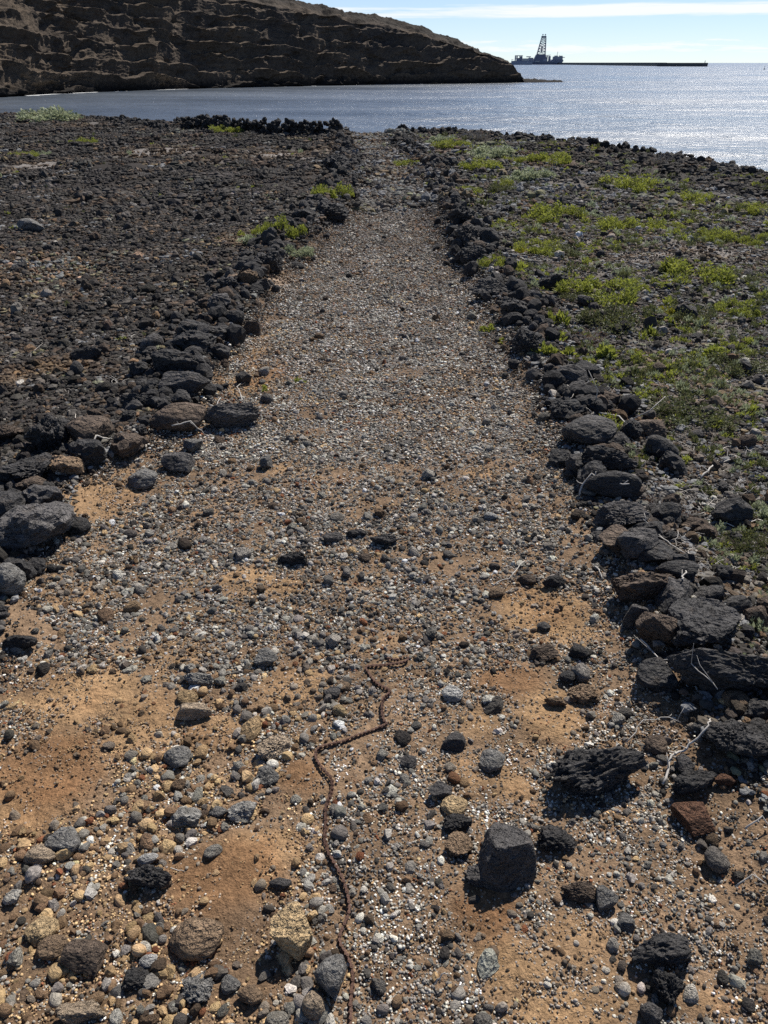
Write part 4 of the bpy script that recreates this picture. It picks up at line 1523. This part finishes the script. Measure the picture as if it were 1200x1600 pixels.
def plant(px, py, w, h, kd, label, group=None):
    """px, py: middle of the foot in the photo; w, h in photo pixels"""
    x, y, z = at(px, py)
    q = ppm(x, y, z)
    wm = (1.5 if kd in 'gop' else 1.2) * w / q
    al = math.atan2(CAM_Z - z, math.hypot(x, y))
    hm = max((h / q - .4 * wm * math.sin(al)) / math.cos(al), (.24 if kd in 'gop' else .40) * wm)
    hm = min(hm, (.55 if kd in 'gop' else .8) * wm)
    y += wm * .15
    z = land1(x, y)
    root = link(NAMEK[kd], None, loc=(x, y, z - .01))
    root.empty_display_size = .05
    root.rotation_euler = (0, 0, random.uniform(0, 6.28))
    root.scale = (wm * .5, wm * .5 * random.uniform(.75, 1.), hm)
    tag(root, label, 'plant', group)
    me, sm = random.choice(PLP[kd])
    link('foliage', me, None, root)
    link('stems', sm, None, root)
    PLANTPOS.append((x, y, wm * .4))


RF = GREEN
for row in [
    # left of the path
    (75, 191, 78, 18, 'p', 'wide pale green shrub on the coast at the far left'),
    (128, 224, 34, 12, 'g', 'small bright green shrub below the wide pale one, far left'),
    (36, 246, 34, 14, 'g', 'yellowish green tuft in the far left field'),
    (70, 244, 24, 12, 'p', 'pale tuft right of the yellowish tuft in the far left field'),
    (440, 370, 56, 46, 'g', 'bright green bushy plant highest on the left border'),
    (398, 374, 50, 32, 'g', 'green plant left of the bright bushy one on the left border'),
    (412, 380, 62, 18, 'p', 'silvery green mat under the two green plants of the left border'),
    (455, 402, 46, 30, 'p', 'pale grey-green plant hanging down the left border toward the path'),
    (515, 310, 52, 36, 'g', 'bright green plant above the clinker heap of the left border'),
    (478, 310, 30, 10, 'p', 'pale mat left of the bright green plant by the clinker heap'),
    (350, 208, 44, 12, 'g', 'green mat in front of the black dry stone wall'),
    (318, 200, 20, 14, 'd', 'grey dry shrub in front of the left end of the black wall'),
    (394, 212, 22, 12, 'd', 'grey dry shrub in front of the middle of the black wall'),
    (458, 213, 16, 9, 'd', 'small dry shrub in front of the right part of the black wall'),
    (390, 297, 36, 9, 'g', 'low green plant alone in the dark left field'),
    (568, 268, 26, 10, 'p', 'pale green tuft at the left edge of the far path'),
    (376, 258, 34, 9, 'd', 'low dry brown shrub in the far left field'),
    # right of the path, far
    (640, 258, 38, 14, 'g', 'green plant at the right edge of the far path'),
    (680, 290, 24, 9, 'g', 'small green plant on the path edge left of the clinker heap'),
    (727, 302, 42, 16, 'g', 'green plant growing on top of the clinker of the right border'),
    (785, 302, 44, 22, 'o', 'olive brown shrub behind the clinker of the right border'),
    (706, 234, 46, 13, 'g', 'yellow-green strip of plant along the far path turning right'),
    (690, 222, 40, 10, 'p', 'pale green shrub at the coast beside the short stone row'),
    (770, 247, 62, 15, 'p', 'silvery shrub beside the far path turning right'),
    (728, 240, 24, 9, 'g', 'small yellow-green plant at the left of the silvery shrub'),
    (745, 222, 46, 12, 'd', 'dry grassy shrub in front of the low coast stones'),
    (805, 254, 34, 10, 'g', 'green plant right of the silvery shrub'),
    (860, 257, 64, 12, 'g', 'long green mat beside the far side path'),
    (752, 268, 56, 9, 'g', 'thin green mat behind the upper right border'),
    (785, 290, 34, 12, 'g', 'green plant in front of the thin green mat'),
    (830, 280, 60, 10, 'p', 'pale low mat in the far field right'),
    (1036, 256, 46, 20, 'd', 'brown dry dome shrub on the coast rim'),
    (1044, 290, 34, 14, 'p', 'greyish green shrub below the dry dome shrub'),
    (985, 300, 82, 22, 'g', 'broad green plant group in the middle of the far right field'),
    (1082, 318, 64, 18, 'g', 'green plant right of the broad green group, far field'),
    (1168, 333, 56, 15, 'g', 'low green plant by a black rock near the right edge'),
    # right field, middle
    (870, 344, 82, 18, 'g', 'green plant left of a similar one across the upper field'),
    (920, 338, 40, 16, 'p', 'grey-green tuft behind the pair of long green plants'),
    (955, 356, 72, 20, 'g', 'green plant between the pair at upper left and the round clump'),
    (1042, 360, 60, 24, 'g', 'round green clump in the upper middle of the right field'),
    (1115, 376, 62, 26, 'g', 'dense green clump near a black round stone, upper right field'),
    (1172, 382, 40, 18, 'g', 'green plant close to the right edge, upper field'),
    (1196, 374, 26, 20, 'g', 'green plant cut by the right edge, upper field'),
    (845, 396, 66, 32, 'g', 'yellow-green shrub behind the flat dark rock'),
    (880, 402, 60, 26, 'o', 'dull olive shrub right of the yellow-green shrub'),
    (813, 398, 20, 18, 'y', 'small bright yellow-green plant beside the right border'),
    (780, 416, 56, 30, 'g', 'green shrub on the right border next to the flat-topped outcrop'),
    (1085, 438, 100, 34, 'g', 'widest green clump at the right of the middle field'),
    (1150, 440, 66, 28, 'o', 'olive shrub at the right end of the widest green clump'),
    (940, 466, 104, 36, 'g', 'long bright green shrub in the centre of the right field'),
    (1008, 452, 56, 26, 'g', 'right hand end clump of the long bright green shrub'),
    (905, 470, 60, 30, 'o', 'olive shrub at the left end of the long bright green shrub'),
    (1046, 492, 38, 24, 'y', 'vivid yellow-green plant among olive shrubs'),
    (1082, 500, 66, 40, 'o', 'tall olive shrub right of the vivid yellow-green plant'),
    (1158, 492, 66, 36, 'g', 'bright green shrub near the right edge, middle field'),
    (862, 512, 50, 36, 's', 'loose leafy green plant behind the jagged border rock'),
    (765, 518, 36, 20, 's', 'small green tuft on the path side of the right border'),
    (786, 536, 20, 14, 's', 'smallest green tuft in front of the jagged border rock'),
    (905, 538, 80, 40, 'r', 'brown-purple shrub behind the green leaves of the right border'),
    (960, 512, 100, 50, 'o', 'big dull olive shrub behind the brown-purple one'),
    (866, 556, 56, 30, 's', 'light green leafy plant between black border rocks'),
    (930, 562, 70, 28, 's', 'spreading light green plant behind the black square block'),
    (1016, 528, 34, 28, 's', 'upright light green plant right of the big dull olive shrub'),
    (992, 552, 18, 16, 'y', 'tiny yellow-green plant by the spreading light green one'),
    (1105, 556, 62, 30, 's', 'light green branching plant above the dark rounded bush'),
    (1162, 582, 84, 44, 'o', 'large green-olive bush at the right edge'),
    (1150, 552, 60, 28, 'g', 'light green top growth behind the large green-olive bush'),
    (1192, 532, 50, 32, 'r', 'brownish shrub cut by the right edge'),
    (1028, 588, 44, 28, 'o', 'small dark olive bush among black stones'),
    (1088, 662, 118, 56, 'o', 'dark green rounded bush standing alone in the right field'),
    (1050, 812, 86, 46, 'r', 'reddish dry plant behind the right border boulders'),
    (1102, 832, 50, 30, 'r', 'smaller reddish dry plant among straw'),
    (1190, 806, 40, 40, 'p', 'pale green plant cut by the right edge, lower field'),
    (1178, 862, 64, 50, 'o', 'dull green bush under the pale plant at the right edge'),
    (1190, 1108, 24, 30, 's', 'green sprig at the right edge beside the round black rock'),
    (1088, 924, 16, 14, 's', 'tiny green sprout on top of the largest border boulder'),
    (860, 594, 26, 16, 'q', 'tiny orange succulent at the path side of the right border'),
    (468, 598, 26, 14, 's', 'small green tuft on the left part of the path'),
    (412, 610, 22, 12, 's', 'tiny green seedling left of the small tuft on the path'),
]:
    plant(*row)

# orange succulent and low green growth nobody could count
C_TUFT = coll('tuft_shapes', [])
for k in range(4):
    me, _ = foliage_mesh('tuft', 870 + k, 60, ML['opgo'[k % 4]], leaf=(.25, .5), wid=.35, up=.5, lobes=4)
    C_TUFT.objects.link(bpy.data.objects.new('tuft_%02d' % k, me))


def straw_mesh(name, seed, n):
    rg = random.Random(seed)
    mb = MB()
    for k in range(n):
        a = rg.uniform(0, 6.28)
        x, y = rg.gauss(0, .5), rg.gauss(0, .5)
        ln = rg.uniform(.4, 1.3)
        b = rg.uniform(-.5, .5)
        p = [(x, y, rg.uniform(.0, .10)), (x + ln * .5 * math.cos(a), y + ln * .5 * math.sin(a), rg.uniform(.05, .3)), (x + ln * math.cos(a + b), y + ln * math.sin(a + b), rg.uniform(0., .22))]
        mb.tube(p, .022, .010, 3)
    return mb.mesh(name)


M_STRAW, nt, bs, _ = mat('dry_straw')
nt.links.new(nd(nt, 'ShaderNodeAttribute', attribute_type='INSTANCER', attribute_name='scol').outputs['Color'], bs.inputs['Base Color'])
bs.inputs['Roughness'].default_value = .85
C_STRAW = coll('straw_shapes', [])
for k in range(5):
    me = straw_mesh('straw', k, 9)
    me.materials.append(M_STRAW)
    C_STRAW.objects.link(bpy.data.objects.new('straw_%02d' % k, me))


def ground_layer(name, n, seed, c_, nc_, size, label, cat, density, col0, grow):
    rg = np.random.default_rng(seed)
    y = 1.3 * (24 / 1.3) ** rg.random(n)
    right = rg.random(n) < density[2]
    x = np.where(right, xr(y) + .05 + rg.random(n) * (.8 + .55 * y), xl(y) - .05 - rg.random(n) * (1. + .6 * y))
    pm = patch_masks(x, y)
    keep = density[0] + density[1] * np.clip(pm.get('g', 0) + pm.get('p', 0), 0, 1)
    keep = keep * np.clip(.4 + 2.4 * n2(x, y, 1.3, 3, seed * 1.0), 0, 1.3)
    ok = (rg.random(n) < keep) & (coast(x, y) > .8) & hero_clear(x, y, .8)
    x, y = x[ok], y[ok]
    k = len(x)
    sz = size * rg.lognormal(0, .35, k) * (1 + grow * y)
    rot = np.stack([np.zeros(k), np.zeros(k), rg.uniform(0, 6.28, k)], -1)
    cc = np.array(col0) * rg.lognormal(0, .25, (k, 1))
    o = scatter(name, np.stack([x, y, gland(x, y) + .002], -1), rot, np.repeat(sz[:, None], 3, 1), np.clip(cc, 0, .8), rg.integers(0, nc_, k), c_)
    tag(o, label, cat, kind='stuff')
    print(name, k)


ground_layer('dry_litter', 34000, 5, C_STRAW, 5, .024, 'pale dry straw and twig litter strewn between the stones of the fields', 'litter', (.28, .75, .82), (.33, .30, .265), .10)
ground_layer('ground_cover', 52000, 8, C_TUFT, 4, .024, 'low grey-green herbs covering the ground of the right field', 'ground cover', (.26, .6, .97), (.1, .1, .1), .10)

# ------------------------------------------------------------------ dead branches and twigs
print('twigs')
TW = [
    ([(1037, 1230), (1046, 1190), (1070, 1180), (1098, 1163), (1104, 1142)], .0035, 'white forked dead branch beside the round black rock at the right'),
    ([(1000, 1018), (1030, 1048), (1070, 1080), (1112, 1108)], .0022, 'long thin dry stem below the big border slabs at the right'),
    ([(980, 1165), (1000, 1140), (1040, 1132), (1062, 1134)], .0016, 'thin grey twig left of the white forked branch'),
    ([(876, 596), (915, 630), (975, 668), (1035, 694)], .0060, 'long pale stick lying across the right border stones'),
    ([(903, 778), (920, 768), (945, 772), (978, 782)], .0045, 'pale bent stick below the rounded black boulder'),
    ([(926, 884), (934, 897), (940, 908)], .0030, 'short white stick at the path edge by the brown slab'),
    ([(1060, 930), (1062, 918), (1075, 907), (1068, 905)], .0030, 'curled white twig on top of the largest border boulder'),
    ([(1096, 750), (1110, 738), (1122, 722)], .0045, 'straight pale twig in the right field below the dark bush'),
    ([(1070, 870), (1040, 855), (1020, 840), (1000, 835)], .0030, 'arched dry stem over the black angular boulder'),
    ([(142, 712), (155, 702), (172, 696), (182, 688)], .0050, 'white crooked twig beside the brown slab of the left border'),
    ([(334, 670), (340, 662), (348, 652)], .0045, 'short white twig on the low wide dark rock, left border'),
    ([(272, 692), (300, 688), (320, 682)], .0040, 'pale twig by the grey tilted slab of the left border'),
    ([(246, 706), (258, 700)], .0040, 'tiny pale stick left of the dark pyramid-shaped stone'),
    ([(380, 630), (372, 612), (378, 600)], .0030, 'thin brown stem at the path edge of the left border'),
    ([(270, 1372), (290, 1365)], .0012, 'tiny splinter near the black jagged lava stone'),
    ([(1160, 1300), (1185, 1290), (1200, 1296)], .0025, 'white twig at the right edge near the bottom'),
    ([(680, 1540), (694, 1535), (703, 1531)], .0016, 'short brown twig on gravel near the bottom of the path'),
    ([(1148, 1388), (1172, 1380), (1196, 1386)], .0020, 'pale twig on the lower right gravel'),
    ([(770, 920), (800, 908), (820, 880)], .0022, 'thin twig above the tan earth patch'),
]
rg = random.Random(77)
for pts, rad_, label in TW:
    P3 = []
    for k, p in enumerate(pts):
        x, y, z = at(*p)
        top = 0.012 + (.02 if 0 < k < len(pts) - 1 else 0)
        for hx, hy, hr in HEROPOS:
            if math.hypot(x - hx, y - hy) < hr:
                top = max(top, hr * .75)
        P3.append(Vector((x, y, z + top * rg.uniform(.6, 1.1))))
    fine = []
    for a, b in zip(P3[:-1], P3[1:]):
        for j in range(4):
            fine.append(a.lerp(b, j / 4) + Vector((rg.gauss(0, 1), rg.gauss(0, 1), rg.gauss(0, .6))) * (b - a).length * .04)
    fine.append(P3[-1])
    o0 = fine[0].copy()
    mb = MB().tube([p - o0 for p in fine], rad_, rad_ * .55, 6)
    for k in range(2, len(fine) - 1, 3):       # side shoots
        if rg.random() < .7:
            p = fine[k] - o0
            d_ = Vector((rg.uniform(-1, 1), rg.uniform(-1, 1), rg.uniform(.1, .8))).normalized() * (fine[-1] - fine[0]).length * rg.uniform(.1, .3)
            mb.tube([p, p + d_ * .5 + Vector((rg.gauss(0, .1), rg.gauss(0, .1), 0)) * d_.length, p + d_], rad_ * .6, rad_ * .25, 5)
    tag(mb.build('dead_twig', M_TWIG, smooth=True, loc=o0), label, 'twig')


def tangle(seed):
    rg = random.Random(seed)
    mb = MB()
    for k in range(16):
        p = Vector((rg.gauss(0, .15), rg.gauss(0, .15), 0))
        d_ = Vector((rg.uniform(-1, 1), rg.uniform(-1, 1), rg.uniform(.1, .8))).normalized()
        pts = [p.copy()]
        for j in range(4):
            d_ = (d_ + Vector((rg.gauss(0, .45), rg.gauss(0, .45), rg.gauss(-.1, .3)))).normalized()
            p = p + d_ * .14
            p.z = max(p.z, .02)
            pts.append(p.copy())
        mb.tube(pts, .011, .005, 4)
    me = mb.mesh('twig_tangle', True)
    me.materials.append(M_TWIG)
    return me


TG = [tangle(k) for k in range(4)]
for k, (px, py, w, label) in enumerate([
    (138, 550, 46, 'grey tangle of dead twigs left of the left border'), (172, 606, 60, 'white tangle of dead twigs in the field beside the flat slab'),
    (238, 612, 44, 'small white twig tangle under the dark overhanging rock'), (200, 530, 34, 'pale twig tangle behind the black crag, left field'),
    (440, 455, 60, 'bleached twig tangle below the reddish rock of the left border'), (900, 640, 70, 'straw-like twig tangle among the right border stones'),
    (955, 625, 60, 'dry twig tangle around the small black rounded stone'), (1060, 850, 80, 'large dry twig tangle behind the brown slab'),
    (1110, 800, 90, 'wide dry twig tangle in the lower right field'), (1150, 770, 60, 'dry twig tangle near the pale plant at the right edge'),
    (905, 730, 44, 'small pale twig tangle on the path side of the jagged crown'), (1023, 1047, 28, 'tiny dry twig tangle at the foot of the faceted brown rock'),
    (1050, 760, 60, 'dry twig tangle right of the rounded black boulder'), (1120, 900, 70, 'dry twig tangle above the pale earth near the right edge'),
    (860, 605, 40, 'dry twig tangle by the small orange plant'), (720, 440, 40, 'pale grass tangle at the path edge below the outcrop'), (1085, 700, 50, 'dry twig tangle under the dark green rounded bush'),
    (700, 275, 40, 'brown dry twig tangle on the clinker of the upper right border')]):
    x, y, z = at(px, py)
    w = w / ppm(x, y, z)
    o = link('twig_tangle', TG[k % 4], None, loc=(x, y, z + .005), rot=(0, 0, rg.uniform(0, 6.28)), scl=(w, w * .8, w * .55))
    tag(o, label, 'twigs', 'tangles of dead twigs')

# ------------------------------------------------------------------ far out: drillship, supply vessel, breakwater, buoy
print('ships')
M_HULL = plain('ship_hull', (.20, .225, .31), .6, var=.15, scale=.05)  # drillship hull, steel and derrick paints lightened: distance haze put into the colour
M_SUP = plain('hazed_steel', (.26, .28, .34), .6, var=.25, scale=.1)
M_DERR = plain('hazed_derrick', (.15, .165, .23), .6, var=.1, scale=.1)
M_CREAM = plain('ship_cream', (.48, .48, .46), .6, var=.2, scale=.1)
M_BARGE = plain('grey_hull', (.24, .27, .34), .6, var=.15, scale=.1)
M_CONC = plain('breakwater_concrete', (.085, .088, .09), .9, var=.25, scale=.05)
M_RUB = plain('breakwater_rubble', (.16, .155, .14), .95, var=.5, scale=.3)


def far_xy(px, dist):
    d = ray(px, 100)
    return d[0] / d[1] * dist, dist


DS = 4200.0
sx_, sy_ = far_xy(840, DS)
ship = link('drillship', None, loc=(sx_, sy_, SEA_Z))
tag(ship, 'drillship with a tall lattice derrick moored far out at the horizon', 'ship')
mx_ = DS / ray(840, 100)[1]
mz_ = mx_ * CP
qx = lambda X: (790 + X / 12 - 840) * mx_
qz = lambda Y: (668 - Y) / 12 * mz_
hb = MB()
yb = 18
prof = [(112, 600), (112, 640), (140, 672), (1010, 672), (1045, 640), (1075, 598), (1060, 572), (850, 572), (830, 604)]
k = len(hb.v)
m_ = len(prof)
hb.v += [(qx(a), -yb * (1 if a < 900 else .45), qz(b) - (1 if b > 670 else 0)) for a, b in prof] + [(qx(a), yb * (1 if a < 900 else .45), qz(b) - (1 if b > 670 else 0)) for a, b in prof]
hb.f.append(tuple(range(m_)))
hb.f.append(tuple(reversed(range(m_, 2 * m_))))
for j in range(m_):
    hb.f.append((j, m_ + j, m_ + (j + 1) % m_, (j + 1) % m_))
hb.build('hull', M_HULL, ship)


def sbox(name, m, X0, X1, Y0, Y1, half=9):
    return MB().box(qx(X0), qx(X1), -half, half, qz(Y1), qz(Y0)).build(name, m, ship)


sbox('deck_house', M_SUP, 880, 1050, 518, 575, 14)
sbox('deck_house', M_CREAM, 905, 960, 500, 519, 10)
sbox('bridge', M_CREAM, 1000, 1045, 502, 519, 12)
MB().prism([(qx(950), -9), (qx(1060), -11), (qx(1094), -5), (qx(1094), 5), (qx(1060), 11), (qx(950), 9)], qz(540), qz(527)).build('helideck', M_CREAM, ship)
MB().tube([(qx(945), 0, qz(520)), (qx(958), 0, qz(424))], 1.3, .8, 6).build('crane', M_CREAM, ship)
MB().tube([(qx(990), 0, qz(520)), (qx(992), 0, qz(488))], .9, .6, 6).build('mast', M_CREAM, ship)
gan = MB()
for X in (175, 205, 260, 292):
    gan.box(qx(X) - 1.6, qx(X) + 1.6, -10, 10, qz(605), qz(505))
gan.box(qx(168), qx(305), -10, 10, qz(508), qz(495))
gan.box(qx(168), qx(300), -9, 9, qz(560), qz(550))
gan.build('aft_gantry', M_SUP, ship)
sbox('winch_house', M_SUP, 215, 255, 545, 605)
sbox('winch_house', M_HULL, 272, 302, 520, 605)
sbox('pipe_rack', M_CREAM, 315, 420, 552, 606, 12)
sbox('pipe_rack', M_SUP, 420, 505, 540, 606, 12)
MB().box(qx(378), qx(462), -2, 2, qz(530), qz(513)).box(qx(436), qx(446), -2, 2, qz(552), qz(529)).build('crane', M_SUP, ship)
MB().tube([(qx(120), 0, qz(600)), (qx(105), 0, qz(575)), (qx(140), 0, qz(572))], 1.3, 1.0, 5).build('stern_frame', M_SUP, ship)
sub = MB()
kk = len(sub.v)
for yv in (-13, 13):
    sub.v += [(qx(505), yv, qz(606)), (qx(765), yv, qz(606)), (qx(728), yv, qz(480)), (qx(560), yv, qz(480))]
sub.f += [(0, 1, 2, 3), (7, 6, 5, 4), (0, 4, 5, 1), (1, 5, 6, 2), (2, 6, 7, 3), (3, 7, 4, 0)]
sub.build('derrick_base', M_DERR, ship)
sbox('driller_cabin', M_CREAM, 540, 620, 598, 615, 18.6)
der = MB()
levels = [478, 425, 372, 322, 276, 232, 195, 168]


def leg_at(Y, side, dep):
    f = (478 - Y) / (478 - 168)
    Xl, Xr = 575 + f * 58, 722 - f * 10
    hd = 11 - f * 6
    return (qx(Xl if side < 0 else Xr), dep * hd, qz(Y))


for side in (-1, 1):
    for dep in (-1, 1):
        der.tube([leg_at(478, side, dep), leg_at(168, side, dep)], 1.6, 1.2, 5)
for k, Y in enumerate(levels):
    r_ = .95
    for dep in (-1, 1):
        der.tube([leg_at(Y, -1, dep), leg_at(Y, 1, dep)], r_, None, 4)
        if k + 1 < len(levels):
            Y2 = levels[k + 1]
            der.tube([leg_at(Y, -1, dep), leg_at(Y2, 1, dep)], .7, None, 4)
            der.tube([leg_at(Y, 1, dep), leg_at(Y2, -1, dep)], .7, None, 4)
    for side in (-1, 1):
        der.tube([leg_at(Y, side, -1), leg_at(Y, side, 1)], r_, None, 4)
der.build('derrick', M_DERR, ship)
sbox('travelling_block', M_DERR, 644, 664, 320, 440, 3)
crown = MB().box(qx(628), qx(714), -6, 6, qz(164), qz(140))
crown.tube([(qx(650), 0, qz(140)), (qx(650), 0, qz(102))], 1.5, None, 5)
crown.tube([(qx(694), 0, qz(140)), (qx(694), 0, qz(102))], 1.5, None, 5)
crown.box(qx(640), qx(662), -3, 3, qz(118), qz(108)).box(qx(684), qx(708), -3, 3, qz(118), qz(108))
crown.build('crown_block', M_DERR, ship)
for X in (766, 800, 822):
    MB().box(qx(X) - 2, qx(X) + 2, -6, 6, qz(604), qz(500 if X < 810 else 510)).build('riser_tower', M_SUP, ship)
MB().tube([(qx(745), 0, qz(495)), (qx(830), 0, qz(488))], 1.0, None, 5).build('crane', M_SUP, ship)
sbox('deck_house', M_SUP, 690, 760, 560, 606, 14)

D2 = 3650.0
vx, vy = far_xy(815, D2)
ves = link('supply_vessel', None, loc=(vx, vy, SEA_Z))
tag(ves, 'low grey supply vessel lying in front of the drillship stern', 'ship')
mm = D2 / ray(815, 100)[1]
vb = MB()
prof = [(-16.2, 5.2), (-15.5, -.3), (15.6, -.3), (16.4, 4.9), (9.0, 4.9), (8.6, 4.0), (-9, 4.0), (-9.6, 5.2)]
m_ = len(prof)
vb.v += [(a * mm, -8, b * mm * CP) for a, b in prof] + [(a * mm, 8, b * mm * CP) for a, b in prof]
vb.f.append(tuple(range(m_)))
vb.f.append(tuple(reversed(range(m_, 2 * m_))))
for j in range(m_):
    vb.f.append((j, m_ + j, m_ + (j + 1) % m_, (j + 1) % m_))
vb.build('hull', M_BARGE, ves)
MB().box(-14 * mm, -11.5 * mm, -5, 5, 5.2 * mm * CP, 6.4 * mm * CP).build('wheelhouse', M_CREAM, ves)

bw = link('breakwater', None, loc=(*far_xy(1102, 2080), SEA_Z))
tag(bw, 'long dark concrete breakwater running out across the horizon', 'breakwater')
bi = Vector(bw.location)


def wall_strip(name, m, pts, w, z0, z1, slope=0.0):
    pts = [Vector((*p, 0)) for p in pts]
    mb = MB()
    for i, p in enumerate(pts):
        t_ = (pts[min(i + 1, len(pts) - 1)] - pts[max(i - 1, 0)]).normalized()
        nn = Vector((-t_.y, t_.x, 0))
        q = p - Vector((bi.x, bi.y, 0))
        for sgn, zz_, ex in ((-1, z0, slope), (-1, z1, 0), (1, z1, 0), (1, z0, slope)):
            mb.v.append(tuple(q + nn * sgn * (w / 2 + ex) + Vector((0, 0, zz_))))
    for i in range(len(pts) - 1):
        for j in range(4):
            mb.f.append((i * 4 + j, i * 4 + (j + 1) % 4, i * 4 + 4 + (j + 1) % 4, i * 4 + 4 + j))
    mb.f.append((0, 1, 2, 3))
    e = (len(pts) - 1) * 4
    mb.f.append((e + 3, e + 2, e + 1, e))
    return mb.build(name, m, bw)


HB_ = CAM_Z - SEA_Z
wall_strip('caisson', M_CONC, [far_xy(1102, 2080), far_xy(1031, 2180)], 22, -1, HB_ - .2)
wall_strip('sea_wall', M_CONC, [far_xy(1036, 2330), far_xy(960, 2900), far_xy(900, 3700), far_xy(868, 4330), far_xy(780, 4700)], 18, -1, HB_ + .3)
wall_strip('quay_edge', M_RUB, [far_xy(1040, 2300), far_xy(962, 2860), far_xy(902, 3640), far_xy(880, 4100)], 14, 1.3, HB_ - 3.0)
tp = far_xy(1101, 2082)
MB().tube([(tp[0] - bi.x, tp[1] - bi.y, HB_ - .3), (tp[0] - bi.x, tp[1] - bi.y, HB_ + 4.5)], .9, .7, 8).build('beacon', M_CONC, bw)

by, = [at_sea(1194, 108.6)]
buoy = link('spar_buoy', None, loc=(by[0], by[1], SEA_Z))
tag(buoy, 'small dark spar buoy on the glittering water at the right edge', 'buoy')
M_BUOY = plain('buoy_paint', (.05, .05, .05), .5)
MB().tube([(0, 0, -.5), (0, 0, .7), (0, 0, .9)], 1.0, .8, 12).build('float', M_BUOY, buoy)
MB().tube([(0, 0, .8), (.1, 0, 3.4)], .32, .2, 8).build('mast', M_BUOY, buoy)
MB().tube([(.1, 0, 3.2), (.1, 0, 3.9)], .5, .05, 8).build('top_mark', M_BUOY, buoy)
print('done')
